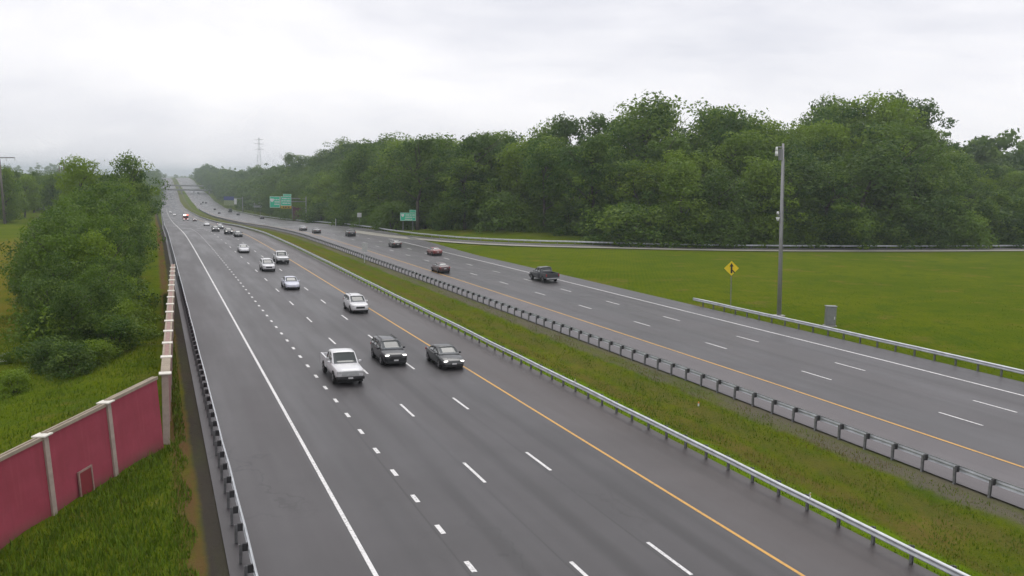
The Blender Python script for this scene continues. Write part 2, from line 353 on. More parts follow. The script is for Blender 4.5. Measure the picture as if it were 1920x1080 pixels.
nx, ny = len(gx), len(gy); idx = np.arange(nx * ny).reshape(ny, nx)
gf = np.stack([idx[:-1, :-1], idx[:-1, 1:], idx[1:, 1:], idx[1:, :-1]], -1).reshape(-1, 4)
ground = obj('ground', mesh('ground', np.stack([GX, GY, GZ], -1).reshape(-1, 3), gf, M['ground'], True)); tag(ground, kind='structure')

# ------------------------------------------------------------------ roads
YS = np.array(list(np.arange(-20, 260, 4)) + list(np.arange(260, 520, 8)) + list(np.arange(520, 2001, 15)), float)
def strip(name, xa, xb, zf, mat, ys=YS, dz=0, parent=None, n=1, kind='structure'):
    v, f = [], []
    for i, y in enumerate(ys):
        a, b_ = float(xa(y)), float(xb(y))
        for j in range(n + 1):
            x = a + (b_ - a) * j / n; v.append((x, y, float(zf(x, y)) + dz))
    for i in range(len(ys) - 1):
        for j in range(n):
            a = i * (n + 1) + j; f.append((a, a + 1, a + n + 2, a + n + 1))
    o = obj(name, mesh(name, v, f, mat, True), parent)
    if kind: o['kind'] = kind
    return o
LZ = lambda x, y: zl(y)
LX = [6.9, 10.25, 13.86, 17.47, 21.25]          # inbound: edge line, dotted line, lane line, lane line, yellow line
def lx(i):
    f_ = (LX[i] - 1.6) / (26.0 - 1.6)
    return lambda y: LX[i] + ((left_lo(y) + (left_hi(y) - left_lo(y)) * f_) - LX[i])
RX = [39.05, 43.1, 47.0, 50.6]
def rx(i): return lambda y: RX[i] + (right_lo(y) - 34.5)
road_in = strip('inbound_road', lambda y: lx(0)(y) - .25, lambda y: lx(4)(y) + .2, LZ, M['lanes_in'], n=2)
strip('inbound_shoulder', lambda y: left_lo(y) + .55, lambda y: lx(0)(y) - .25, LZ, M['shoulder_wide'])
strip('inbound_median_shoulder', lambda y: lx(4)(y) + .2, left_hi, LZ, M['shoulder_in'])
road_out = strip('outbound_road', lambda y: rx(0)(y) - .2, lambda y: max(rx(3)(y) + .25, right_hi(y) - np.interp(y, [180, 260, 400], [9, 5, 3.2])), zr, M['lanes_out'], n=3)
strip('outbound_median_shoulder', right_lo, lambda y: rx(0)(y) - .2, zr, M['shoulder_out'])
strip('outbound_shoulder', lambda y: max(rx(3)(y) + .25, right_hi(y) - np.interp(y, [180, 260, 400], [9, 5, 3.2])), right_hi, zr, M['shoulder_grey'])
def line(name, xf, zf, mat, parent, w_=.15, ys=YS, dz=.006):
    return strip(name, lambda y: xf(y) - w_ / 2, lambda y: xf(y) + w_ / 2, zf, mat, ys, dz, parent, kind=None)
YM = YS[(YS > 0) & (YS < 900)]
line('edge_line', lx(0), LZ, M['white'], road_in, .17, YM); line('median_line', lx(4), LZ, M['yellow'], road_in, .16, YM)
line('median_line', rx(0), zr, M['yellow'], road_out, .16, YM)
line('edge_line', rx(3), zr, M['white'], road_out, .16, YM[YM < 205])
line('edge_line', lambda y: right_hi(y) - 3.0, zr, M['white'], road_out, .16, YM[YM > 260])
def dashes(name, xf, zf, start, period, length, wid, ymax_one, ymax, parent):
    me = MB().box(-wid / 2, wid / 2, 0, length, -.001, .006).me(name, M['white'])
    y = start; far = MB()
    while y < ymax:
        x = float(xf(y)); z0 = float(zf(x, y)); z1 = float(zf(xf(y + length), y + length))
        if y < ymax_one:
            o = obj(name, me, parent, (x, y, z0 + .003), (math.atan2(z1 - z0, length), 0, 0))
        else:
            far.add([(x - wid / 2, y, z0 + .008), (x + wid / 2, y, z0 + .008), (x + wid / 2, y + length, z1 + .008), (x - wid / 2, y + length, z1 + .008)], [(0, 1, 2, 3)])
        y += period
    o = far.obj('far_' + name + '_run', M['white'], parent); o['kind'] = 'stuff'
dashes('dotted_dash', lx(1), LZ, 24.72, 3.658, .95, .2, 130, 300, road_in)
dashes('lane_dash', lx(2), LZ, 12.82, 12.192, 3.05, .15, 190, 700, road_in)
dashes('lane_dash', lx(3), LZ, 13.49, 12.192, 3.05, .15, 190, 700, road_in)
dashes('lane_dash', rx(1), zr, 11.2, 12.192, 3.05, .15, 190, 700, road_out)
dashes('lane_dash', rx(2), zr, 12.2, 12.192, 3.05, .15, 190, 700, road_out)
# curving on-ramp that joins the outbound road
def catmull(P, n=8):
    o = []
    for i in range(len(P) - 1):
        p0, p1, p2, p3 = [Vector(P[max(0, min(len(P) - 1, i + k))]) for k in (-1, 0, 1, 2)]
        for j in range(n):
            s = j / n; o.append(.5 * ((2 * p1) + (p2 - p0) * s + (2 * p0 - 5 * p1 + 4 * p2 - p3) * s * s + (3 * p1 - p0 - 3 * p2 + p3) * s ** 3))
    return o + [Vector(P[-1])]
RC = catmull(RAMP); RN = []
for i in range(len(RC)):
    d = (RC[min(i + 1, len(RC) - 1)] - RC[max(i - 1, 0)]).normalized(); RN.append(Vector((-d.y, d.x)))     # left of travel
def ramp_strip(name, a, b_, mat, dz, parent=None, i0=0, i1=None):
    v, f = [], []
    pts = list(zip(RC, RN))[i0:i1]
    for c, n_ in pts:
        for o_ in (a, b_):
            q = c + n_ * o_; v.append((q.x, q.y, float(ramp_z(q.x, q.y)) + .03 + dz))
    for i in range(len(pts) - 1): f.append((2 * i, 2 * i + 1, 2 * i + 3, 2 * i + 2))
    return obj(name, mesh(name, v, f, mat, True), parent)
on_ramp = ramp_strip('on_ramp', .4, 4.3, M['ramp'], 0); tag(on_ramp, kind='structure')
tag(ramp_strip('on_ramp_shadow_half', -4.3, .4, M['shoulder_wide'], 0), kind='structure')  # outer half of the paving made dark for the shadow below the guardrail
ramp_strip('edge_line', 3.0, 3.25, M['white'], .008, on_ramp, 0, 66); ramp_strip('edge_line', -2.9, -2.7, M['white'], .008, on_ramp)

# ------------------------------------------------------------------ guardrails
W_PROF = [(0.0, .0), (.035, .03), (.08, .045), (.08, .085), (.03, .125), (.03, .185), (.08, .225), (.08, .265), (.035, .28), (0.0, .31)]
post_me = {}
def guardrail(name, pts, zf, side, label, ymax_one, cat='guardrail', step=1.905, parent_loc=(0, 0, 0)):
    """side: +1 when the face of the beam looks to the left of the run's direction, -1 to the right."""
    g = empty(name, (pts[0][0], pts[0][1], float(zf(*pts[0]))))
    o0 = Vector(g.location)
    P = [Vector((x, y, float(zf(x, y)))) for x, y in pts]
    cum = [0]
    for a, b_ in zip(P[:-1], P[1:]): cum.append(cum[-1] + (b_ - a).length)
    def at(s):
        for i in range(len(cum) - 1):
            if s <= cum[i + 1]:
                k = (s - cum[i]) / (cum[i + 1] - cum[i]); d = (P[i + 1] - P[i]).normalized(); return P[i].lerp(P[i + 1], k), d
        return P[-1], (P[-1] - P[-2]).normalized()
    v, f = [], []; n = len(W_PROF); rj = random.Random(name + label)
    stat = [at(s) for s in (cum if len(cum) > 40 else np.arange(0, cum[-1], 3.81).tolist() + [cum[-1]])]
    for q, d in stat:
        nrm = Vector((-d.y, d.x, 0)).normalized() * side; q = q + nrm * rj.uniform(-.02, .02) + Vector((0, 0, rj.uniform(-.018, .018)))
        for th in (0.0, -.006):
            for a, h in W_PROF:
                w_ = q + nrm * (a + th) - o0; v.append((w_.x, w_.y, w_.z + .46 + h))
    m2 = 2 * n
    for i in range(len(stat) - 1):
        for j in range(n - 1):
            a = i * m2 + j; f.append((a, a + 1, a + m2 + 1, a + m2))
            a = i * m2 + n + j; f.append((a, a + m2, a + m2 + 1, a + 1))
        for j0, j1 in ((0, n), (n - 1, 2 * n - 1)):
            f.append((i * m2 + j0, i * m2 + j1, (i + 1) * m2 + j1, (i + 1) * m2 + j0))
    obj('rail', mesh('rail', v, f, M['steel'], True), g)
    if 'p' not in post_me:
        b_ = MB(); b_.box(-.05, .05, -.006, .006, -.5, .72).box(-.055, -.045, -.055, .055, -.5, .72).box(.045, .055, -.055, .055, -.5, .72)
        post_me['p'] = b_.me('post', M['steel_dark']); post_me['b'] = MB().box(-.1, .1, -.05, .05, .46, .75).me('blockout', M['blockout'], bevel=.01)
    s = .4; rest = MB()
    while s < cum[-1]:
        q, d = at(s); nrm = Vector((-d.y, d.x, 0)).normalized() * side; c = q - nrm * .26 - o0; ang = math.atan2(nrm.y, nrm.x)
        if q.y < ymax_one:
            po = obj('post', post_me['p'], g, c, (rj.uniform(-.03, .03), rj.uniform(-.02, .03), ang + rj.uniform(-.06, .06))); obj('blockout', post_me['b'], po, (.155, 0, 0))
        else:
            R = Matrix.Rotation(ang, 3, 'Z')
            for x0, x1, y0, y1, z0, z1 in ((-.055, .055, -.075, .075, -.5, .74), (.056, .255, -.075, .075, .43, .78)):
                rest.hexa([tuple(R @ Vector(p_) + c) for p_ in ((x0, y0, z0), (x1, y0, z0), (x1, y1, z0), (x0, y1, z0), (x0, y0, z1), (x1, y0, z1), (x1, y1, z1), (x0, y1, z1))])
        s += step
    if rest.v: o = rest.obj('far_post_row', M['steel_dark'], g); o['kind'] = 'stuff'
    tag(g, label, cat, 'steel guardrails along the highway'); return g
yr = lambda a, b_, far: [y for y in list(np.arange(a, min(b_, 260), 3.81)) + list(np.arange(262, b_, 12)) if y < far]
guardrail('guardrail', [(float(left_lo(y)) + 1.25, y) for y in yr(18, 900, 900)], lambda x, y: zl(y), -1, 'steel guardrail on the wide shoulder beside the wine red sound wall', 125)
guardrail('guardrail', [(float(left_hi(y)) - .45, y) for y in yr(12, 900, 900)], lambda x, y: zl(y), 1, 'steel guardrail between the oncoming lanes and the median grass, its face toward the camera', 125)
guardrail('guardrail', [(float(right_lo(y)) + .25, y) for y in yr(16, 900, 900)], lambda x, y: zr(x, y), -1, 'steel guardrail on the far edge of the median, its dark posts showing', 125)
guardrail('guardrail', [(53.75, y) for y in np.arange(24, 82.2, 3.81)], lambda x, y: zr(x, y), 1, 'short steel guardrail in front of the camera pole and the grey cabinet', 125)
rr = []
for c, n_ in list(zip(RC, RN))[4:]:
    q = c - n_ * 4.0; rr.append((q.x, q.y))
rr = [p_ for p_ in rr if p_[1] < 236] + [(float(right_hi(y)) + .3, y) for y in np.arange(246, 900, 12)]
guardrail('guardrail', rr, lambda x, y: ramp_z(x, y) if y < 236 else zr(x, y), 1, 'long guardrail on the outer side of the curving on-ramp below the trees', 0, step=3.81)
# small reflector posts on the near median rail
for y, lb in ((51.7, 'small white reflector post on the median guardrail beyond the dark sedan'), (28.95, 'small white reflector post on the median guardrail nearest the camera')):
    t_ = empty('delineator', (25.42, y, .78)); MB().box(-.03, .03, -.012, .012, 0, .26).obj('blade', M['sign_white'], t_, bevel=.006)
    MB().box(-.022, .022, -.018, -.0125, .16, .24).obj('reflector', M['sign_amber'], t_); tag(t_, lb, 'reflector post', 'reflector posts on the guardrail')
t_ = empty('utility_marker', (32.3, 47.6, float(gz(32.3, 47.6)))); MB().tube((0, 0, -.2), (0, 0, .16), .05, n=8).obj('stem', M['sign_white'], t_)
MB().tube((0, 0, .16), (0, 0, .26), .06, .03, n=8).obj('cap', plain('marker_orange', (.65, .25, .05), .5), t_); tag(t_, 'small white marker with an orange cap in the median grass', 'marker')

# ------------------------------------------------------------------ sound wall
wall = empty('sound_wall', (.35, 48.2, 0)); WB = 4.6
cap_me = MB().box(-.28, .28, -.3, .3, 0, .065).me('cap', M['cap'], bevel=.015)
post_w = MB().box(-.19, .19, -.19, .19, -1.2, 1.0).me('post', M['tan'], bevel=.02)
def wall_run(p0, d, n, h0, h1, first_cap, red_top, th=1.0, lean=0.0):
    kids0 = set(wall.children)
    d = Vector(d).normalized(); ang = math.atan2(d.y, d.x); o0 = Vector(wall.location)
    for i in range(n):
        a = Vector((*p0, 0)) + Vector((d.x, d.y, 0)) * (WB * i); h = h0 + (h1 - h0) * i / n; gzv = float(gz(a.x, a.y))
        loc = a - o0
        pm = MB().box(0.142, WB - .142, -.13 * th, .13 * th, gzv - 1.0, h - .1).obj('panel', M['wall_red'], wall, loc=loc, rot=(0, 0, ang))
        for s_ in (-1, 1):
            MB().box(.142, WB - .142, s_ * .17 * th - .055, s_ * .17 * th + .055, h - .14, h).obj('coping', M['coping'], wall, loc=loc, rot=(0, 0, ang))
        MB().box(.142, WB - .142, -.114 * th + .055 * (1 - th), .114 * th - .055 * (1 - th), h - .097, h - (.012 if (i == 0 and red_top) else .04)).obj('coping_core', M['coping'] if (i == 0 and red_top) or th < 1 else M['wall_pink'], wall, loc=loc, rot=(0, 0, ang))
        if i or first_cap:
            ps = MB().box(-.14, .14, -.17, .17, gzv - 1.2, h - .02).obj('post', M['tan'], wall, loc=loc, rot=(0, 0, ang), bevel=.02)
            obj('cap', cap_me, ps, (0, 0, h - .019))
    if lean:      # the angled run follows the bank: it dips and leans as it leaves the road
        for k in wall.children:
            if k not in kids0: k.matrix_local = Matrix.Rotation(lean, 4, 'Y') @ k.matrix_basis
wall_run((.35, 48.2), (.025, 1), 14, 3.6, 3.3, True, True)
dd = Vector((-2.23, -4.15)).normalized()
wall_run((.2, 47.75), dd, 6, 3.62, 3.1, False, True, .6, -.075)
# hatch in the second bay
hp = Vector((.2, 47.75)) + dd * (WB * 1 + 2.35); ang = math.atan2(dd.y, dd.x)
loc = Vector((hp.x - .35, hp.y - 48.2, 0))
dm = MB().box(-.42, .42, .135, .17, .0, 1.15).obj('hatch', M['wall_red_dark'], wall, loc=loc, rot=(0, 0, ang))
MB().box(-.51, -.425, .135, .2, 0, 1.235).box(.425, .51, .135, .2, 0, 1.235).box(-.424, .424, .135, .2, 1.155, 1.235).obj('frame', M['wall_pink'], dm)
dm.matrix_local = Matrix.Rotation(-.075, 4, 'Y') @ dm.matrix_basis
tag(wall, 'wine red sound wall with tan posts and white caps, turning away beside the shoulder', 'wall')
wall2 = empty('sound_wall', (68, 442, -8)); MB().box(-5.8, 4.2, -.15, .15, -2, 8.4).obj('panel', plain('dimmed_red_panel', (.13, .04, .05), .8, var=.2), wall2)  # copy of the near wall's red, dimmed in colour for distance and haze
for x in (-5.8, 4.2): MB().box(x - .2, x + .2, -.2, .2, -2, 8.6).obj('post', M['steel_dark'], wall2)
tag(wall2, 'dull red sound wall far off behind the green overhead sign', 'wall')

# ------------------------------------------------------------------ signs and poles
def text_bars(parent, rows, x0, x1, zs, y, h, mat, seed):
    """Lines of lettering far too small to read: short white strokes."""
    rd = random.Random(seed)
    for z in zs:
        b_ = MB(); x = x0 + rd.uniform(0, .1) * (x1 - x0)
        while x < x1 - .1:
            w_ = rd.uniform(.5, 1.1) * h; b_.box(x, min(x + w_, x1), y - .012, y, z - h / 2, z + h / 2); x += w_ + rd.choice([.18, .18, .18, .6]) * h
        b_.obj('lettering', mat, parent)
def panel(parent, name, x0, x1, z0, z1, y, mat, border=True, bw=.09):
    p_ = MB().box(x0, x1, y, y + .06, z0, z1).obj(name, mat, parent, bevel=.01)
    if border:
        a = .06; yy = y - .008
        MB().box(x0 + a, x1 - a, yy, y - .001, z0 + a, z0 + a + bw).box(x0 + a, x1 - a, yy, y - .001, z1 - a - bw, z1 - a).box(x0 + a, x0 + a + bw, yy, y - .001, z0 + a + bw, z1 - a - bw).box(x1 - a - bw, x1 - a, yy, y - .001, z0 + a + bw, z1 - a - bw).obj('border', M['sign_white'], p_)
    return p_
def shield(parent, cx, cz, s, y, mat):
    P = [(-.5, .42), (-.3, .5), (0, .43), (.3, .5), (.5, .42), (.52, .05), (.38, -.28), (0, -.55), (-.38, -.28), (-.52, .05)]
    v = [(cx + a * s, y, cz + b_ * s) for a, b_ in P] + [(cx + a * s, y - .012, cz + b_ * s) for a, b_ in P]; n = len(P)
    MB().add(v, [tuple(range(n, 2 * n))] + [(i, (i + 1) % n, n + (i + 1) % n, n + i) for i in range(n)]).obj('route_shield', mat, parent)
# overhead cantilever sign, Y = 400
gs = empty('overhead_sign', (62.3, 400.3, float(gz(62.3, 400.3))))
z0 = gs.location.z; px = lambda x: x - 62.3; pz = lambda z: z - z0
MB().tube((0, 0, -.6), (0, 0, pz(6.0)), .33, .24, 12).obj('post', M['pole'], gs, True)
MB().tube((0, 0, pz(5.1)), (px(46.8), 0, pz(5.1)), .15, .12, 8).tube((0, 0, pz(3.8)), (px(46.8), 0, pz(3.8)), .15, .12, 8).obj('arm', M['pole'], gs, True)
pa = panel(gs, 'sign_panel', px(46.7), px(51.1), pz(1.0), pz(5.9), -.4, M['green'], bw=.16)
shield(pa, px(47.7), pz(4.2), 1.5, -.401, M['sign_white']); text_bars(pa, 3, px(48.6), px(50.8), [pz(4.5), pz(3.5), pz(2.5)], -.401, .5, M['sign_white'], 4)
pb = panel(gs, 'sign_panel', px(51.3), px(55.9), pz(1.85), pz(6.0), -.4, M['green'], bw=.16)
text_bars(pb, 3, px(51.8), px(55.4), [pz(5.0), pz(4.0), pz(3.0)], -.401, .5, M['sign_white'], 5)
panel(gs, 'exit_tab', px(52.4), px(55.9), pz(6.05), pz(7.0), -.4, M['green'], bw=.12)
py_ = panel(gs, 'yellow_panel', px(51.3), px(55.9), pz(.75), pz(1.8), -.4, M['sign_amber'], border=False)
text_bars(py_, 1, px(52), px(55.2), [pz(1.28)], -.401, .55, M['black'], 6)
tag(gs, 'green overhead sign of two panels with a yellow strip, on a cantilever post', 'sign')
# ground-mounted green sign with exit tab, Y = 225
gs = empty('guide_sign', (61.1, 225, float(gz(61.1, 225)))); z0 = gs.location.z; pz = lambda z: z - z0
for x in (-1.3, 1.3): MB().box(x - .08, x + .08, .06, .22, -.5, pz(5.5)).obj('post', M['steel_dark'], gs)
pa = panel(gs, 'sign_panel', -2.1, 2.1, pz(3.55), pz(5.65), 0, M['green'], bw=.09)
shield(pa, -1.45, pz(4.95), .75, -.001, M['sign_white']); text_bars(pa, 2, -.8, 1.8, [pz(5.05), pz(4.5)], -.001, .26, M['sign_white'], 7); text_bars(pa, 1, -.9, 1.2, [pz(3.95)], -.001, .24, M['sign_white'], 8)
panel(gs, 'exit_tab', .35, 2.1, pz(5.69), pz(6.4), 0, M['green'], bw=.07)
tag(gs, 'green ground-mounted guide sign with a raised tab, at the wood edge', 'sign')
# blue and pale sign far off
gs = empty('service_sign', (60.5, 750, float(gz(66, 750)))); z0 = gs.location.z; pz = lambda z: z - z0
MB().tube((5.9, 0, -3), (5.9, 0, pz(-1)), .35, .25, 10).obj('post', M['pole'], gs, True); MB().tube((5.9, 0, pz(-3)), (-8.6, 0, pz(-3)), .18, .15, 8).obj('arm', M['pole'], gs, True)
panel(gs, 'blue_panel', -8.6, -.8, pz(-4.6), pz(-1.6), -.4, M['sign_blue'], False); panel(gs, 'pale_panel', -8.6, -.8, pz(-8.8), pz(-4.65), -.4, M['sign_olive'], False)
panel(gs, 'white_panel', -.7, 1.3, pz(-7.8), pz(-3.2), -.4, M['sign_white'], False)
tag(gs, 'hazy overhead sign far off, blue above pale green', 'sign')
gs = empty('roadside_board', (66.6, 640, float(gz(66.6, 640)))); z0 = gs.location.z; pz = lambda z: z - z0
for x in (-1.8, 1.8): MB().box(x - .12, x + .12, .06, .3, -1, pz(-3.2)).obj('post', M['steel_dark'], gs)
panel(gs, 'board', -2.7, 2.7, pz(-4.6), pz(-3.0), 0, M['sign_grey'], False); panel(gs, 'board', -2.7, 2.7, pz(-6.6), pz(-5.2), 0, M['sign_grey'], False)
tag(gs, 'pale grey double board beside the distant outbound lanes', 'sign')
gs = empty('route_marker', (57.6, 268, float(gz(60, 268)))); z0 = gs.location.z
MB().box(-.05, .05, .02, .1, -.6, 4.0 - z0).obj('post', M['steel_dark'], gs); panel(gs, 'plate', -.65, .65, 2.6 - z0, 3.9 - z0, -.04, M['sign_white'], False)
tag(gs, 'small white roadside plate on a post before the dark wood', 'sign')
gs = empty('marker_post', (56.5, 300, float(gz(60, 300)))); MB().box(-.09, .09, -.03, .03, -.5, 2.4).obj('blade', M['sign_white'], gs, bevel=.01); MB().box(.2, .38, -.03, .03, -.5, 2.6).obj('blade', M['black'], gs)
tag(gs, 'narrow black and white marker post before the dark wood', 'marker')
gs = empty('median_sign', (33.6, 152, float(gz(33.6, 152)))); MB().box(-.05, .05, -.03, .05, -.6, 3.3).obj('post', M['steel'], gs)
panel(gs, 'plate', -.5, .5, 1.9, 3.4, -.1, M['sign_grey'], False); tag(gs, 'small plain grey sign in the median beside the far rail', 'sign')
# yellow diamond merge sign
gs = empty('merge_sign', (55.35, 76.6, float(gz(55.35, 76.6)))); z0 = gs.location.z; zc = 5.55 - z0
MB().box(-.045, .045, .03, .1, -.6, zc + .4).obj('post', M['steel_dark'], gs)
P = [(0, .76), (.76, 0), (0, -.76), (-.76, 0)]
def flat(parent, name, pts, y0, y1, mat):
    n = len(pts); v = [(a, y0, b_) for a, b_ in pts] + [(a, y1, b_) for a, b_ in pts]
    return MB().add(v, [tuple(range(n)), tuple(range(2 * n - 1, n - 1, -1))] + [(i, n + i, n + (i + 1) % n, (i + 1) % n) for i in range(n)]).obj(name, mat, parent)
dmd = flat(gs, 'diamond', [(a, b_ + zc) for a, b_ in P], .0, .025, M['sign_yellow'])
flat(dmd, 'arrow', [(a, b_ + zc) for a, b_ in [(-.09, -.52), (.09, -.52), (.09, .18), (.21, .18), (0, .56), (-.21, .18), (-.09, .18)]], -.006, -.001, M['black'])
flat(dmd, 'side_road', [(a, b_ + zc) for a, b_ in [(.095, -.12), (.095, -.3), (.27, -.5), (.36, -.42)]], -.007, -.002, M['black'])
gs.rotation_euler = (0, -.03, -.45)
tag(gs, 'yellow diamond merge sign with a black arrow, in the grass by the guardrail', 'sign')
# camera pole and cabinet
pl = empty('camera_pole', (57.5, 71.6, float(gz(57.5, 71.6)))); z0 = pl.location.z; H = 18.2 - z0
MB().tube((0, 0, -.5), (0, 0, H), .2, .11, 14).obj('mast', M['pole'], pl, True)
MB().box(-.45, .45, -.45, .45, -.3, .12).obj('footing', M['concrete'], pl, bevel=.03)
MB().tube((0, 0, H - .35), (-.75, 0, H - .35), .05, n=8).obj('bracket', M['pole'], pl, True)
MB().tube((-.75, 0, H - .33), (-.75, 0, H - .75), .09, .13, 10).tube((-.75, 0, H - .75), (-.75, 0, H - 1.2), .13, .16, 10).obj('dome_camera', M['sign_white'], pl, True)
bx_ = MB().box(-.42, -.12, -.15, .15, H - 1.6, H - .55).obj('equipment_box', M['cabinet'], pl, bevel=.02)
MB().tube((-.42, 0, 11.35 - z0), (-.42, 0, 11.62 - z0), .14, .1, 10).obj('sensor', M['sign_white'], pl, True); MB().tube((-.42, 0, 10.7 - z0), (-.42, 0, 11.05 - z0), .08, .19, 10).obj('sensor', M['sign_white'], pl, True)
MB().tube((0, 0, 11.2 - z0), (-.42, 0, 11.2 - z0), .035, n=8).obj('bracket', M['pole'], pl, True)
MB().tube((.12, -.2, .1), (.12, -.12, H - 1.5), .03, n=6).obj('conduit', M['cabinet'], pl)
pl.rotation_euler = (0, -.04, 0)
tag(pl, 'tall grey pole with white cameras, standing in the roadside grass', 'pole')
cb = empty('equipment_cabinet', (57.9, 64.8, float(gz(57.9, 64.8))), -.45)
MB().box(-.55, .55, -.4, .4, -.3, .12).obj('base', M['concrete'], cb); bd = MB().box(-.44, .44, -.34, .34, .12, 1.85).obj('body', M['cabinet'], cb, bevel=.03)
MB().box(-.4, .4, -.37, -.343, .22, 1.7).obj('door', M['cabinet'], bd, bevel=.008); MB().box(-.5, .5, -.42, .42, 1.853, 1.92).obj('lid', M['cabinet'], cb, bevel=.02)
MB().box(.25, .31, -.4, -.372, .7, .95).obj('handle', M['sign_white'], bd)
tag(cb, 'grey equipment cabinet on a concrete base in the grass', 'cabinet')
# utility poles and tower
def utility_pole(x, y, top, arms, label):
    zz_ = float(gz(x, y)); u = empty('utility_pole', (x, y, zz_)); MB().tube((0, 0, -1), (0, 0, top - zz_), .42, .26, 10).obj('shaft', M['wood'], u, True)
    for a0, a1, h in arms:
        ar = MB().box(min(a0, a1), max(a0, a1), -.11, .11, h - zz_ - .14, h - zz_ + .14).obj('crossarm', M['wood'], u)
        for x_ in (a0, a1, (a0 + a1) / 2):
            MB().tube((x_, 0, h - zz_ - .14), (x_, 0, h - zz_ - 1.1), .09, .06, 6).obj('insulator', M['sign_grey'], ar)
    u.rotation_euler = (0, -.04, 0); tag(u, label, 'pole', 'utility poles across the field'); return u
utility_pole(-45.0, 330, 20.2, [(-.5, 4.4, 18.2)], 'tall weathered utility pole with one crossarm, at the edge of the picture')
utility_pole(-38.2, 450, 16.8, [(-1.2, 1.2, 15.2)], 'shorter of the two slim utility poles before the hazy wood')
utility_pole(-36.4, 450.6, 18.8, [(-.4, 3.4, 16.2)], 'taller of the two slim utility poles before the hazy wood')
tw = empty('lattice_tower', (95.5, 900, float(gz(95.5, 900)))); z0 = tw.location.z; H = 52.5 - z0
b_ = MB(); lv = np.linspace(0, 1, 13)
cor = lambda k, i: Vector(([-1, 1, 1, -1][i] * (3.2 * (1 - k) ** 1.3 + .45), [-1, -1, 1, 1][i] * (3.2 * (1 - k) ** 1.3 + .45), k * H))
for a, c in zip(lv[:-1], lv[1:]):
    for i in range(4):
        b_.tube(cor(a, i), cor(c, i), .09, n=4); b_.tube(cor(a, i), cor(c, (i + 1) % 4), .07, n=4); b_.tube(cor(a, i), cor(a, (i + 1) % 4), .06, n=4)
b_.obj('lattice', M['steel'], tw)
for h in (.78, .88, .96): MB().hexa([(-4.2, -.15, h * H), (4.2, -.15, h * H), (4.2, .15, h * H), (-4.2, .15, h * H), (-4.2, -.15, h * H + .15), (4.2, -.15, h * H + .15), (4.2, .15, h * H + .3), (-4.2, .15, h * H + .3)]).obj('crossarm', M['steel_dark'], tw)
tag(tw, 'grey lattice tower rising above the distant trees', 'tower')
# overpasses
for y, zt, lb in ((1232, -2.8, 'nearer of two low concrete overpasses crossing the distant highway'), (1335, 1.6, 'farther of two low concrete overpasses crossing the distant highway')):
    ov = empty('overpass', (34, y, float(zl(y))) ); z0 = ov.location.z; T = zt - z0
    MB().box(-75, 85, -5, 5, T - 1.9, T - .9).obj('deck', M['steel_dark'], ov)
    for s_ in (-1, 1): MB().box(-75, 85, s_ * 5 - .2, s_ * 5 + .2, T - .899, T).obj('parapet', M['concrete'], ov)
    for x in (-27.5, -.3, 33.5):
        MB().box(x - .7, x + .7, -3.5, 3.5, -2, T - 1.901).obj('pier', M['concrete'], ov)
    tag(ov, lb, 'bridge', 'overpasses')

# ------------------------------------------------------------------ vehicles (front is +y, origin on the road)
def ring(y, hw, zb, zt, crown=.03, tuck=.88):
    h = zt - zb
    half = [(hw * .80, zb), (hw * .95, zb + .10), (hw * .995, zb + .38 * h), (hw, zb + .62 * h), (hw * .985, zt - .13), (hw * .95, zt - .04), (hw * tuck, zt)]
    R = half + [(hw * .4, zt + crown), (-hw * .4, zt + crown)] + [(-a, b_) for a, b_ in half[::-1]]
    return [(a, y, b_) for a, b_ in R]
def bilinear(q, u, v):
    a, b_, c, d = q; return (a * (1 - u) + b_ * u) * (1 - v) + (d * (1 - u) + c * u) * v
def window(parent, name, q, u0, u1, v0, v1, off=.012):
    q = [Vector(p_) for p_ in q]; n = (q[1] - q[0]).cross(q[3] - q[0]).normalized()
    P = [bilinear(q, u, v) + n * off for u, v in ((u0, v0), (u1, v0), (u1, v1), (u0, v1))]
    b_ = MB().hexa([tuple(p_ - n * (off + .03)) for p_ in P] + [tuple(p_) for p_ in P]); return b_.obj(name, M['glass'], parent)
wheel_cache = {}
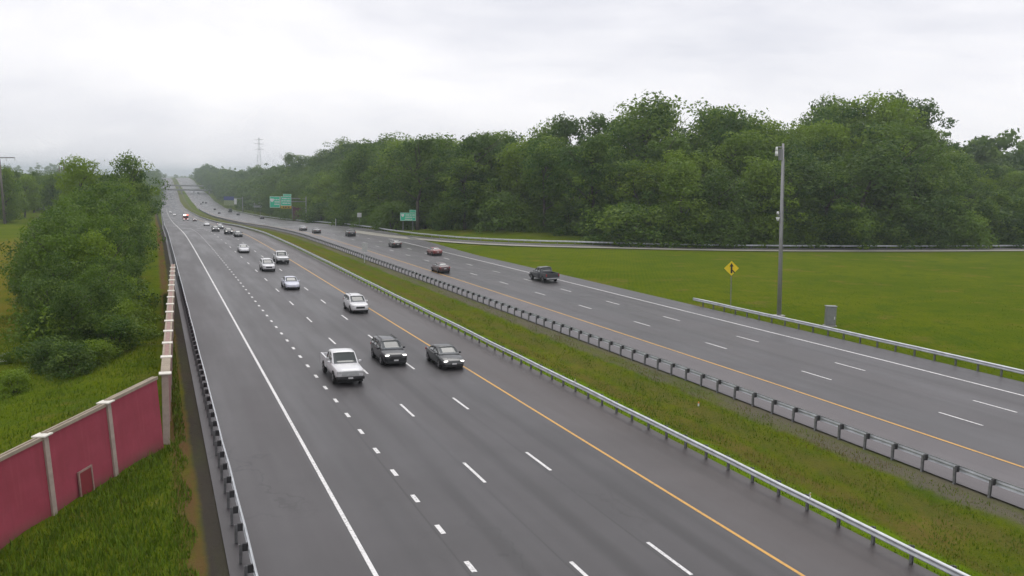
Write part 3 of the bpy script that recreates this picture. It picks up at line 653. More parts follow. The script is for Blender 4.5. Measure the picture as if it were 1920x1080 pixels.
def wheels(parent, hw, r, yf, yr_):
    k = round(r, 2)
    if k not in wheel_cache:
        n = 20; prof = [(-.12, r * .62), (-.12, r * .93), (-.09, r), (.09, r), (.12, r * .93), (.12, r * .62)]
        rings = [[(x, math.cos(a) * q, math.sin(a) * q) for a in [2 * math.pi * i / n for i in range(n)]] for x, q in prof]
        ty = MB().loft(rings).me('tyre', M['tyre'], True)
        b_ = MB().tube((-.1, 0, 0), (.105, 0, 0), r * .615, n=16)
        for i in range(5):
            a = 2 * math.pi * i / 5; c, s = math.cos(a), math.sin(a); w_ = .045
            b_.hexa([(.106, c * .05 - s * w_, s * .05 + c * w_), (.106, c * .05 + s * w_, s * .05 - c * w_), (.106, c * r * .6 + s * w_, s * r * .6 - c * w_), (.106, c * r * .6 - s * w_, s * r * .6 + c * w_),
                     (.135, c * .05 - s * w_, s * .05 + c * w_), (.135, c * .05 + s * w_, s * .05 - c * w_), (.135, c * r * .6 + s * w_, s * r * .6 - c * w_), (.135, c * r * .6 - s * w_, s * r * .6 + c * w_)])
        wheel_cache[k] = (ty, b_.me('rim', M['rim']))
    ty, rm = wheel_cache[k]
    for s in (-1, 1):
        for y in (yf, yr_):
            wh = bpy.data.objects.new('wheel', None); link(wh, parent); wh.location = (s * (hw - .11), y, r); wh.rotation_euler = (0, 0, 0 if s > 0 else math.pi)
            obj('tyre', ty, wh); obj('rim', rm, wh)
            n = 18; R = r * 1.17; b_ = MB()
            P = [(math.cos(a) * R, math.sin(a) * R) for a in [math.pi * i / (n - 1) for i in range(n)]]
            x0, x1 = s * (hw - .28), s * (hw + .004)
            v = [(x0, y + a, r + b2) for a, b2 in P] + [(x1, y + a, r + b2) for a, b2 in P]
            MB().add(v, [tuple(range(n)), tuple(range(2 * n - 1, n - 1, -1))] + [(i, n + i, n + i + 1, i + 1) for i in range(n - 1)] + [(0, n - 1, 2 * n - 1, n)]).obj('wheel_arch', M['under'], parent)
def blob(c, s, mat, name, parent, n=8):
    rings = []
    for i in range(1, 6):
        a = math.pi * i / 6; rings.append([(c[0] + math.cos(t_) * math.sin(a) ** .5 * s[0], c[1] + math.sin(t_) * math.sin(a) ** .5 * s[1], c[2] - math.cos(a) * s[2]) for t_ in [2 * math.pi * j / n + .4 for j in range(n)]])
    return MB().loft(rings).obj(name, mat, parent, True)
def cabin(parent, hwb, hwr, yr0, yf0, yr1, yf1, zb, zt, nwin=2, name='cabin'):
    """Greenhouse lofted along the car: raked screen, bowed roof, tumblehome sides; the glass follows its surface."""
    def top(y):
        if y > yf1: k = (yf0 - y) / (yf0 - yf1); return zb + (zt - .05 - zb) * (k ** .92)
        if y < yr1: k = (y - yr0) / (yr1 - yr0); return zb + (zt - .05 - zb) * (max(k, 0) ** .85)
        k = (y - yr1) / (yf1 - yr1); return zt - .05 + .05 * math.sin(math.pi * k)
    ys = [yr0 + (yr1 - yr0) * i / 4 for i in range(4)] + [yr1 + (yf1 - yr1) * i / 8 for i in range(9)] + [yf1 + (yf0 - yf1) * i / 5 for i in range(1, 6)]
    def half(y):
        z = top(y); k = (z - zb) / (zt - zb); nar = 1 - .06 * max(0, (y - yf1) / (yf0 - yf1)) ** 2 - .05 * max(0, (yr1 - y) / max(yr1 - yr0, .01)) ** 2
        wb = hwb * nar; wr = (hwb + (hwr - hwb) * k) * nar
        return [(wb, zb - .04), (wb * .995, zb + .10 * k), (wr + (wb - wr) * .10, z - .10 * k), (wr * .93, z - .03 * k), (wr * .5, z + .012 * k)]
    def surf(y, side, lvl): x, z = half(y)[lvl]; return Vector((side * x, y, z))
    rings = []
    for y in ys:
        h = half(y); rings.append([(a, y, b2) for a, b2 in h] + [(-a, y, b2) for a, b2 in h[::-1]])
    c = MB().loft(rings).obj(name, M['paint'], parent, True)
    def patch(nm, P, n_up):
        rows = len(P); cols = len(P[0]); v, f = [], []
        for off in (.014, -.02):
            for i in range(rows):
                for j in range(cols):
                    i0, i1, j0, j1 = max(i - 1, 0), min(i + 1, rows - 1), max(j - 1, 0), min(j + 1, cols - 1)
                    n_ = (P[i1][j] - P[i0][j]).cross(P[i][j1] - P[i][j0]).normalized(); n_ = n_ if n_.dot(n_up) > 0 else -n_
                    v.append(tuple(P[i][j] + n_ * off))
        m_ = rows * cols
        for i in range(rows - 1):
            for j in range(cols - 1):
                a = i * cols + j; f += [(a, a + 1, a + cols + 1, a + cols)]
        rim = [j for j in range(cols)] + [i * cols + cols - 1 for i in range(1, rows)] + [(rows - 1) * cols + j for j in range(cols - 2, -1, -1)] + [i * cols for i in range(rows - 2, 0, -1)]
        for a, b2 in zip(rim, rim[1:] + rim[:1]): f.append((a, b2, m_ + b2, m_ + a))
        MB().add(v, f).obj(nm, M['glass'], c, True)
    lin = lambda a, b2, n_: [a + (b2 - a) * i / n_ for i in range(n_ + 1)]
    def across(y, e=.97):
        L_ = surf(y, -1, 3) * e + Vector((0, y * (1 - e), surf(y, 1, 3).z * (1 - e))); R_ = Vector((-L_.x, L_.y, L_.z)); mid = surf(y, 1, 4)
        return [L_, Vector((-mid.x, y, mid.z)), Vector((mid.x, y, mid.z)), R_]
    patch('windscreen', [across(y) for y in lin(yf0 - .06 * (yf0 - yf1), yf1 + .08 * (yf0 - yf1), 4)], Vector((0, .6, 1)))
    patch('rear_window', [across(y, .95) for y in lin(yr1 - .08 * (yr1 - yr0), yr0 + .30 * (yr1 - yr0), 3)], Vector((0, -.8, .8)))
    lo_, hi_ = yr0 + .55 * (yr1 - yr0), yf1 + .55 * (yf0 - yf1)
    for s in (-1, 1):
        for k in range(nwin):
            a = lo_ + (hi_ - lo_) * k / nwin + .04; b2 = lo_ + (hi_ - lo_) * (k + 1) / nwin - .04
            patch('side_window', [[surf(y, s, 1).lerp(surf(y, s, 2), t_) for t_ in (.06, .5, .96)] for y in lin(a, b2, 4)], Vector((s, 0, .2)))
    return c
def finish(v, color):
    for o in v.children_recursive:
        o.color = (*color, 1)
def front_kit(v, kind, hw, yf, zl_, zg, lit):
    for s in (-1, 1):
        blob((s * (hw - .26), yf - .10, zl_), (.19, .10, .065), M['headlamp'] if lit else M['headlamp_off'], 'headlight', v)
    MB().box(-hw * .5, hw * .5, yf - .06, yf + .025, zg - .11, zg + .11).obj('grille', M['trim'], v, bevel=.02)
    MB().box(-hw * .8, hw * .8, yf - .25, yf + .03, .24, .40).obj('lower_bumper', M['trim'], v, bevel=.04)
    MB().box(-.17, .17, yf + .031, yf + .042, .42, .53).obj('license_plate', M['plate'], v)
def rear_kit(v, hw, yb, zt_, zp):
    for s in (-1, 1): blob((s * (hw - .17), yb + .06, zt_), (.14, .10, .11), M['tail'], 'tail_light', v)
    MB().box(-hw * .8, hw * .8, yb - .03, yb + .25, .26, .42).obj('rear_bumper', M['trim'], v, bevel=.04)
    MB().box(-.17, .17, yb - .036, yb - .02, zp, zp + .12).obj('license_plate', M['plate'], v)
def mirrors(v, hw, y, z):
    for s in (-1, 1): blob((s * (hw + .10), y, z), (.12, .07, .08), M['paint'], 'mirror', v, 6)
def sedan(v, lit):
    S = [(-2.40, .66, .40, .86), (-2.30, .80, .32, .97), (-1.9, .88, .24, 1.02), (-1.2, .915, .2, 1.0), (-.4, .92, .19, .97), (.5, .92, .19, .95), (1.05, .91, .19, .93), (1.7, .89, .2, .84), (2.15, .83, .22, .735), (2.33, .74, .26, .66), (2.41, .60, .34, .58)]
    MB().loft([ring(*s) for s in S]).obj('body', M['paint'], v, True)
    MB().box(-.72, .72, -2.1, 2.1, .13, .26).obj('underbody_block', M['under'], v)  # dark box added to block light under the car
    cabin(v, .85, .64, -1.95, 1.22, -.80, .20, .93, 1.46); wheels(v, .92, .33, 1.45, -1.4)
    front_kit(v, 'sedan', .86, 2.38, .64, .50, lit); rear_kit(v, .88, -2.40, .82, .62); mirrors(v, .86, .72, 1.0)
def suv(v, lit, rack=True):
    S = [(-2.36, .74, .45, 1.0), (-2.28, .87, .34, 1.08), (-1.8, .93, .26, 1.11), (-.8, .95, .23, 1.10), (.3, .95, .23, 1.08), (.95, .945, .23, 1.06), (1.6, .93, .24, 1.00), (2.1, .88, .26, .93), (2.30, .80, .30, .84), (2.38, .68, .38, .74)]
    MB().loft([ring(*s) for s in S]).obj('body', M['paint'], v, True)
    MB().box(-.75, .75, -2.1, 2.1, .15, .30).obj('underbody_block', M['under'], v)  # added box as on the sedan, keeps light out below the body
    c = cabin(v, .90, .72, -2.28, 1.22, -1.85, .22, 1.05, 1.70, 3); wheels(v, .95, .36, 1.42, -1.38)
    if rack:
        for s in (-1, 1): MB().tube((s * .58, -1.6, 1.74), (s * .58, .1, 1.74), .022, n=6).obj('roof_rail', M['trim'], c)
    front_kit(v, 'suv', .90, 2.36, .82, .64, lit); rear_kit(v, .93, -2.36, .98, .72); mirrors(v, .90, .78, 1.14)
def pickup(v, lit, cover=None):
    S = [(-.90, .97, .42, 1.20), (0, .985, .40, 1.19), (1.1, .985, .40, 1.18), (1.9, .97, .40, 1.14), (2.6, .94, .42, 1.09), (2.84, .88, .44, 1.02), (2.92, .80, .48, .96)]
    MB().loft([ring(*s, tuck=.92) for s in S]).obj('body', M['paint'], v, True)
    cabin(v, .93, .78, -.94, 1.30, -.72, .45, 1.15, 1.93, 2)
    bd = MB()
    bd.box(-.98, -.86, -2.92, -.905, .56, 1.24).box(.86, .98, -2.92, -.905, .56, 1.24).box(-.859, .859, -2.92, -2.83, .60, 1.22).box(-.859, .859, -.98, -.905, .6, 1.2)
    bd.obj('bed', M['paint'], v, bevel=.02); MB().box(-.859, .859, -2.829, -.985, .60, .72).obj('bed_floor', M['trim'], v)
    MB().box(-.7, .7, -2.8, 2.5, .34, .55).obj('chassis', M['under'], v)
    if cover is not None:
        cv = MB().hexa([(-.95, -2.9, 1.243), (.95, -2.9, 1.243), (.95, -1.0, 1.243), (-.95, -1.0, 1.243), (-.8, -2.75, 1.80), (.8, -2.75, 1.80), (.8, -1.0, 1.86), (-.8, -1.0, 1.86)]).obj('bed_canopy', cover, v, bevel=.05)
    wheels(v, .99, .41, 1.92, -1.75)
    for s in (-1, 1): MB().box(s * .74 - .15, s * .74 + .15, 2.80, 2.935, .82, 1.0).obj('headlight', M['headlamp'] if lit else M['headlamp_off'], v, bevel=.03)
    MB().box(-.58, .58, 2.90, 2.95, .68, .99).obj('grille', M['sign_grey'], v, bevel=.03); MB().box(-.95, .95, 2.75, 3.03, .44, .64).obj('front_bumper', M['trim'], v, bevel=.05)
    MB().box(-.85, .85, 2.5, 2.9, .26, .435).obj('air_dam', M['under'], v); MB().box(-.16, .16, 3.031, 3.045, .49, .60).obj('license_plate', M['plate'], v)
    MB().box(-.93, .93, -3.08, -2.925, .46, .64).obj('rear_bumper', M['chrome'], v, bevel=.03)
    for s in (-1, 1): MB().box(s * .89 - .08, s * .89 + .08, -2.945, -2.89, .85, 1.18).obj('tail_light', M['tail'], v)
    mirrors(v, .97, .92, 1.28)
def fire_truck(v, lit):
    MB().hexa([(-1.2, 1.2, .55), (1.2, 1.2, .55), (1.2, 3.9, .55), (-1.2, 3.9, .55), (-1.18, 1.2, 2.75), (1.18, 1.2, 2.75), (1.14, 3.7, 2.75), (-1.14, 3.7, 2.75)]).obj('cab', M['paint'], v, bevel=.12)
    MB().box(-1.22, 1.22, -4.2, 1.1, .7, 3.0).obj('body', M['paint'], v, bevel=.08)
    MB().box(-1.0, 1.0, 3.80, 3.93, 1.6, 2.45).obj('windscreen', M['glass'], v, bevel=.03)
    for s in (-1, 1):
        MB().box(s * 1.2 - .02, s * 1.2 + .02, 1.7, 3.4, 1.6, 2.4).obj('side_window', M['glass'], v)
        MB().box(s * 1.225 - .01, s * 1.225 + .01, -3.9, 1.0, 1.3, 1.5).obj('stripe', M['sign_white'], v)
        blob((s * .9, 3.93, 1.0), (.22, .08, .16), M['headlamp'], 'headlight', v)
    MB().box(-1.2, 1.2, 3.85, 4.15, .4, .75).obj('front_bumper', M['chrome'], v, bevel=.05)
    lb = MB().box(-.9, .9, 2.6, 3.1, 2.751, 2.82).obj('light_bar', M['trim'], v)
    MB().box(-1.0, -.05, 2.5, 3.2, 2.821, 3.2).obj('beacon', M['beacon_red'], lb, bevel=.04); MB().box(.05, 1.0, 2.5, 3.2, 2.821, 3.2).obj('beacon', M['beacon_white'], lb, bevel=.04)
    wheels(v, 1.2, .5, 2.7, -2.3)
def bus(v, lit):
    MB().box(-1.27, 1.27, -6, 6, .4, 3.2).obj('body', M['paint'], v, bevel=.15); MB().box(-1.1, 1.1, 5.9, 6.02, 1.3, 2.6).obj('windscreen', M['glass'], v, bevel=.03)
    for s in (-1, 1): MB().box(s * 1.27 - .015, s * 1.27 + .015, -5.5, 5.2, 1.6, 2.5).obj('side_window', M['glass'], v); blob((s * 1.0, 6.0, .8), (.2, .06, .14), M['headlamp'], 'headlight', v)
    wheels(v, 1.27, .5, 3.8, -3.6)
KIND = dict(sedan=sedan, suv=suv, pickup=pickup, fire_truck=fire_truck, bus=bus)
HALF = dict(sedan=2.41, suv=2.38, pickup=3.03, fire_truck=4.1, bus=6)
proto = {}
def copy_tree(o, parent=None):
    c = o.copy(); link(c); c.parent = parent
    for ch in o.children: copy_tree(ch, c)
    return c
def vehicle(kind, side, x, y, color, label, group, lit=False, cover=None):
    """side 'in': front toward the camera at y; side 'out': rear toward the camera at y."""
    zf = (lambda X, Y: float(zl(Y))) if side == 'in' else (lambda X, Y: float(zr(X, Y)))
    yc = y + HALF[kind]; key = (kind, lit, cover is not None)
    nm = {'sedan': 'sedan_car', 'suv': 'suv_car', 'pickup': 'pickup_truck', 'fire_truck': 'fire_truck', 'bus': 'bus'}[kind]
    if key in proto: v = copy_tree(proto[key])
    else:
        v = empty(nm); (KIND[kind](v, lit, cover) if kind == 'pickup' else KIND[kind](v, lit)); proto[key] = v
    sl_ = math.atan2(zf(x, yc + 3) - zf(x, yc - 3), 6.0)
    cant = 0 if side == 'in' else math.atan(.05)
    if side == 'in': v.rotation_euler = (-sl_, 0, math.pi)
    else: v.rotation_euler = (sl_, -cant, 0)
    v.location = (x, yc, zf(x, yc) + .004); finish(v, color); tag(v, label, {'sedan': 'car', 'suv': 'car', 'pickup': 'pickup truck', 'fire_truck': 'fire truck', 'bus': 'bus'}[kind], group)
    return v
WH = (.66, .66, .67); SIL = (.33, .34, .35); DK = (.022, .023, .026); GR = (.07, .072, .076); MR = (.10, .035, .035)
GI, GO = 'vehicles coming toward the camera', 'vehicles driving away'
vehicle('pickup', 'in', 11.95, 58.1, WH, 'large white pickup truck beside the dotted line, nearest of the white vehicles', GI)
vehicle('suv', 'in', 16.45, 63.5, DK, 'dark SUV with headlights on in the middle lane, next to the white pickup', GI, True)
vehicle('sedan', 'in', 20.2, 61.1, (.03, .033, .034), 'dark sedan with headlights on in the lane by the yellow line', GI, True)
vehicle('suv', 'in', 19.55, 90.2, WH, 'white SUV alone in the lane by the yellow line behind the dark cars', GI)
vehicle('sedan', 'in', 15.75, 111.5, (.55, .57, .66), 'bluish white sedan in the middle lane ahead of the white SUV and pickup pair', GI)
vehicle('suv', 'in', 15.55, 134.5, WH, 'white SUV in the middle lane, just beside and ahead of a white pickup', GI)
vehicle('pickup', 'in', 19.1, 146, WH, 'white pickup truck farther off in the lane by the yellow line', GI)
vehicle('sedan', 'in', 15.2, 169, (.6, .6, .62), 'white sedan farther back in the middle lane, alone', GI)
vehicle('sedan', 'in', 18.6, 221, DK, 'dark sedan far off in the lane by the yellow line', GI)
vehicle('suv', 'in', 17.4, 234, DK, 'small dark SUV with bright headlights just behind the far dark sedan', GI, True)
vehicle('suv', 'in', 15.5, 254, GR, 'grey SUV with headlights on, far off in the middle lane', GI, True)
vehicle('suv', 'in', 18.4, 281, SIL, 'silver SUV with headlights on behind the far grey SUV', GI, True)
vehicle('sedan', 'in', 17.3, 333, WH, 'white sedan just ahead of the vehicles with flashing lights', GI)
vehicle('suv', 'in', 18.7, 468, (.09, .025, .03), 'dark red SUV with headlights on beside the flashing lights', GI, True)
vehicle('fire_truck', 'in', 14.9, 480, (.38, .03, .025), 'red fire truck with red and white flashing lights, far down the road', GI, True)
vehicle('suv', 'in', 16.3, 560, SIL, 'silver SUV just behind the red fire truck', GI, True)
vehicle('sedan', 'in', 13.0, 655, WH, 'white sedan far off, left of the flashing lights', GI, True)
vehicle('suv', 'in', 11.8, 745, WH, 'white SUV with bright headlights near the distant dip', GI, True)
for i, (x, y, c, k) in enumerate(((15.2, 1190, WH, 'suv'), (22.6, 1200, WH, 'suv'), (19.6, 1128, WH, 'pickup'), (19.3, 1165, SIL, 'suv'))):
    vehicle(k, 'in', x, y, c, 'tiny pale vehicle on the distant rise below the overpass', 'tiny vehicles on the distant rise')
vehicle('bus', 'in', 15, 1590, WH, 'white bus at the very top of the distant rise', GI, True)
vehicle('pickup', 'out', 48.7, 106.5, (.035, .038, .042), 'dark grey pickup truck driving away, nearest on the far road', GO)
vehicle('sedan', 'out', 40.0, 126, (.075, .035, .035), 'dark maroon sedan driving away, nearest the median rail', GO)
vehicle('sedan', 'out', 47.5, 154, (.20, .05, .045), 'brownish red sedan driving away near the start of the on-ramp', GO)
vehicle('sedan', 'out', 46.0, 177, (.045, .04, .036), 'dark brown sedan driving away before the red sedan', GO)
vehicle('suv', 'out', 45.6, 220, (.03, .03, .032), 'tall dark SUV driving away near the guardrail below the wood', GO)
vehicle('sedan', 'out', 41.0, 243, (.12, .12, .125), 'dark silver sedan driving away, nearer of two small cars by the median', GO)
vehicle('sedan', 'out', 41.2, 268, SIL, 'pale silver sedan driving away, farther of two small cars by the median', GO)
vehicle('suv', 'out', 56.5, 518, DK, 'black SUV driving away below the green overhead sign', GO)
vehicle('suv', 'out', 55, 655, DK, 'dark SUV on the distant outbound curve by the median', GO)
vehicle('bus', 'out', 58.5, 770, (.09, .095, .095), 'long dark bus on the distant outbound lanes', GO)
for x, y, c, k in ((46.5, 720, DK, 'sedan'), (52, 865, GR, 'suv'), (53.5, 1040, GR, 'suv'), (50.5, 1046, DK, 'suv'), (47.2, 1018, GR, 'sedan'), (53.8, 1232, SIL, 'suv'), (49.5, 1252, GR, 'sedan')):
    vehicle(k, 'out', x, y, c, 'tiny vehicle driving away on the distant outbound lanes', 'tiny vehicles far off on the outbound lanes')

# ------------------------------------------------------------------ trees
def leaf_cloud(seed, lobes, per, leaf, shape='round', rr=.27, hh=.8):
    """Crown of radius rr and height hh: rounded lobes of foliage inside a tree-shaped hull, each a shell of leaf-sprays."""
    r = np.random.default_rng(seed); V = []; H = []; C = []
    while len(C) < lobes:
        z = r.uniform(0, 1); a = r.uniform(0, 2 * np.pi); jut = r.choice([.75, 1, 1, 1.12, 1.3])
        if shape == 'round': prof = np.sin(np.pi * np.clip(.10 + z * .86, 0, 1) ** .85) ** .6
        elif shape == 'tall': prof = (np.sin(np.pi * np.clip(.08 + z * .88, 0, 1) ** .75) ** .7)
        elif shape == 'open': prof = np.sin(np.pi * np.clip(.12 + z * .84, 0, 1) ** 1.2) ** .5
        else: prof = np.sqrt(max(0, 1 - z * z)) * .9 + .1
        q = prof * np.sqrt(r.uniform(.15, 1)) * jut * (1 + .22 * np.sin(2 * a + seed) + .15 * np.sin(3 * a + 2 * seed + 4 * z))
        C.append((np.cos(a) * q * rr + .12 * rr * np.sin(5 * z + seed), np.sin(a) * q * rr, z * hh * (1 + (.10 if jut > 1.2 else 0))))
    for c in C:
        R = r.uniform(.14, .36) * rr; n = int(per * (R / (.3 * rr)) ** 2) + 8
        d = r.normal(size=(n, 3)); d /= np.linalg.norm(d, axis=1)[:, None]; d[:, 2] = d[:, 2] * .9 + .1
        rad = R * (r.uniform(.65, 1.15, n) + (r.random(n) < .12) * r.uniform(0, .5, n))[:, None]
        pos = np.array(c) + d * rad * np.array([1.15, 1.15, .8])
        nrm = d * .8 + r.normal(size=(n, 3)) * .55; nrm[:, 2] += .35; nrm /= np.linalg.norm(nrm, axis=1)[:, None]
        t1 = np.cross(nrm, r.normal(size=(n, 3))); t1 /= np.linalg.norm(t1, axis=1)[:, None]; t2 = np.cross(nrm, t1)
        s = leaf * r.uniform(.6, 1.5, n)[:, None]
        q = np.stack([pos - t1 * s, pos + t2 * s * .55 + nrm * s * .18, pos + t1 * s, pos - t2 * s * .6 + nrm * s * .12], 1)
        V.append(q.reshape(-1, 3)); H.append(np.clip(r.normal(.42, .34) + r.normal(0, .13, n), 0, 1))
    V = np.concatenate(V); H = np.concatenate(H); F = np.arange(len(V)).reshape(-1, 4)
    return V, F, H
def leaf_mesh(name, V, F, H, mat):
    me = bpy.data.meshes.new(name); me.vertices.add(len(V)); me.vertices.foreach_set('co', V.astype(np.float32).ravel())
    k = F.shape[1]; me.loops.add(F.size); me.loops.foreach_set('vertex_index', F.astype(np.int32).ravel())
    me.polygons.add(len(F)); me.polygons.foreach_set('loop_start', np.arange(0, F.size, k, dtype=np.int32)); me.update(calc_edges=True); me.validate()
    a = me.attributes.new('hue', 'FLOAT', 'FACE'); a.data.foreach_set('value', H.astype(np.float32)); me.materials.append(mat); return me
def trunk_mesh(seed, z1):
    r = random.Random(seed); b_ = MB(); pts = [Vector((0, 0, -.04))]
    for i in range(1, 6): pts.append(Vector((r.uniform(-.015, .015) * i, r.uniform(-.015, .015) * i, z1 * i / 5)))
    for i in range(5): b_.tube(pts[i], pts[i + 1], .022 * (1 - i * .16), .022 * (1 - (i + 1) * .16), 7)
    for i in range(9):
        k = r.uniform(1.6, 4.8); j = int(k); p0 = pts[j].lerp(pts[min(j + 1, 5)], k - j); a = r.uniform(0, 6.28); l_ = r.uniform(.09, .2)
        p1 = p0 + Vector((math.cos(a) * l_, math.sin(a) * l_, l_ * r.uniform(.5, 1.1))); b_.tube(p0, p1, .009, .003, 5)
        p2 = p1 + Vector((math.cos(a + .5) * l_ * .5, math.sin(a + .5) * l_ * .5, l_ * .5)); b_.tube(p1, p2, .003, .0015, 4)
    return b_.me('trunk', M['bark'], True)
# kinds: crown (in unit tree: z0..1, radius rr), trunk
TK = []
for i, (shape, z0, rr_, lobes, per, leaf, mt) in enumerate([('round', .18, .29, 120, 95, .0125, 'leaf'), ('tall', .14, .23, 120, 90, .0125, 'leaf'), ('round', .10, .31, 120, 95, .0125, 'leaf_dark'), ('open', .42, .22, 62, 90, .012, 'leaf_dark'),
                                               ('tall', .03, .27, 135, 90, .0125, 'leaf'), ('open', .32, .27, 76, 95, .0125, 'leaf'), ('round', .01, .32, 135, 95, .0125, 'leaf_dark'), ('tall', .04, .27, 120, 90, .0125, 'leaf_bright')]):
    V, F, Hh = leaf_cloud(40 + i, lobes, per, leaf, shape, rr_, .93 - z0)
    TK.append((leaf_mesh('crown', V + np.array([0, 0, z0 + .03]), F, Hh, M[mt]), trunk_mesh(i, .8)))
V, F, Hh = leaf_cloud(70, 95, 85, .027, 'bush', .60, .8); BUSH = leaf_mesh('foliage', V, F, Hh, M['leaf'])
V, F, Hh = leaf_cloud(71, 95, 85, .027, 'bush', .60, .8); BUSH2 = leaf_mesh('foliage', V, F, Hh, M['leaf_dark'])
b_ = MB()
for i in range(6):
    a = i * 1.05; b_.tube((math.cos(a) * .03, math.sin(a) * .03, -.08), (math.cos(a) * .25, math.sin(a) * .25, .6), .02, .008, 5)
STEM = b_.me('stem', M['bark'])
def tree(x, y, h, kind, label, group, sx=1.0, name='tree'):
    t_ = empty(name, (x, y, float(gz(x, y)) - .15), random.uniform(0, 6.28)); c_, k_ = TK[kind]
    w_ = (h if h < 22 else 22 + (h - 22) * .6) * sx * random.uniform(.92, 1.18)
    ax = random.uniform(.85, 1.18)
    for nm, me_ in (('crown', c_), ('trunk', k_)):
        o = obj(nm, me_, t_); o.scale = (w_ * ax, w_ / ax, h)
    tag(t_, label, 'tree', group); return t_
def shrub(x, y, h, label, group, dark=False, wide=1.0):
    t_ = empty('shrub', (x, y, float(gz(x, y)) - .1), random.uniform(0, 6.28))
    for nm, me_ in (('foliage', BUSH2 if dark else BUSH), ('stem', STEM)):
        o = obj(nm, me_, t_); o.scale = (h * wide, h * wide, h)
    tag(t_, label, 'shrub', group); return t_
random.seed(11)
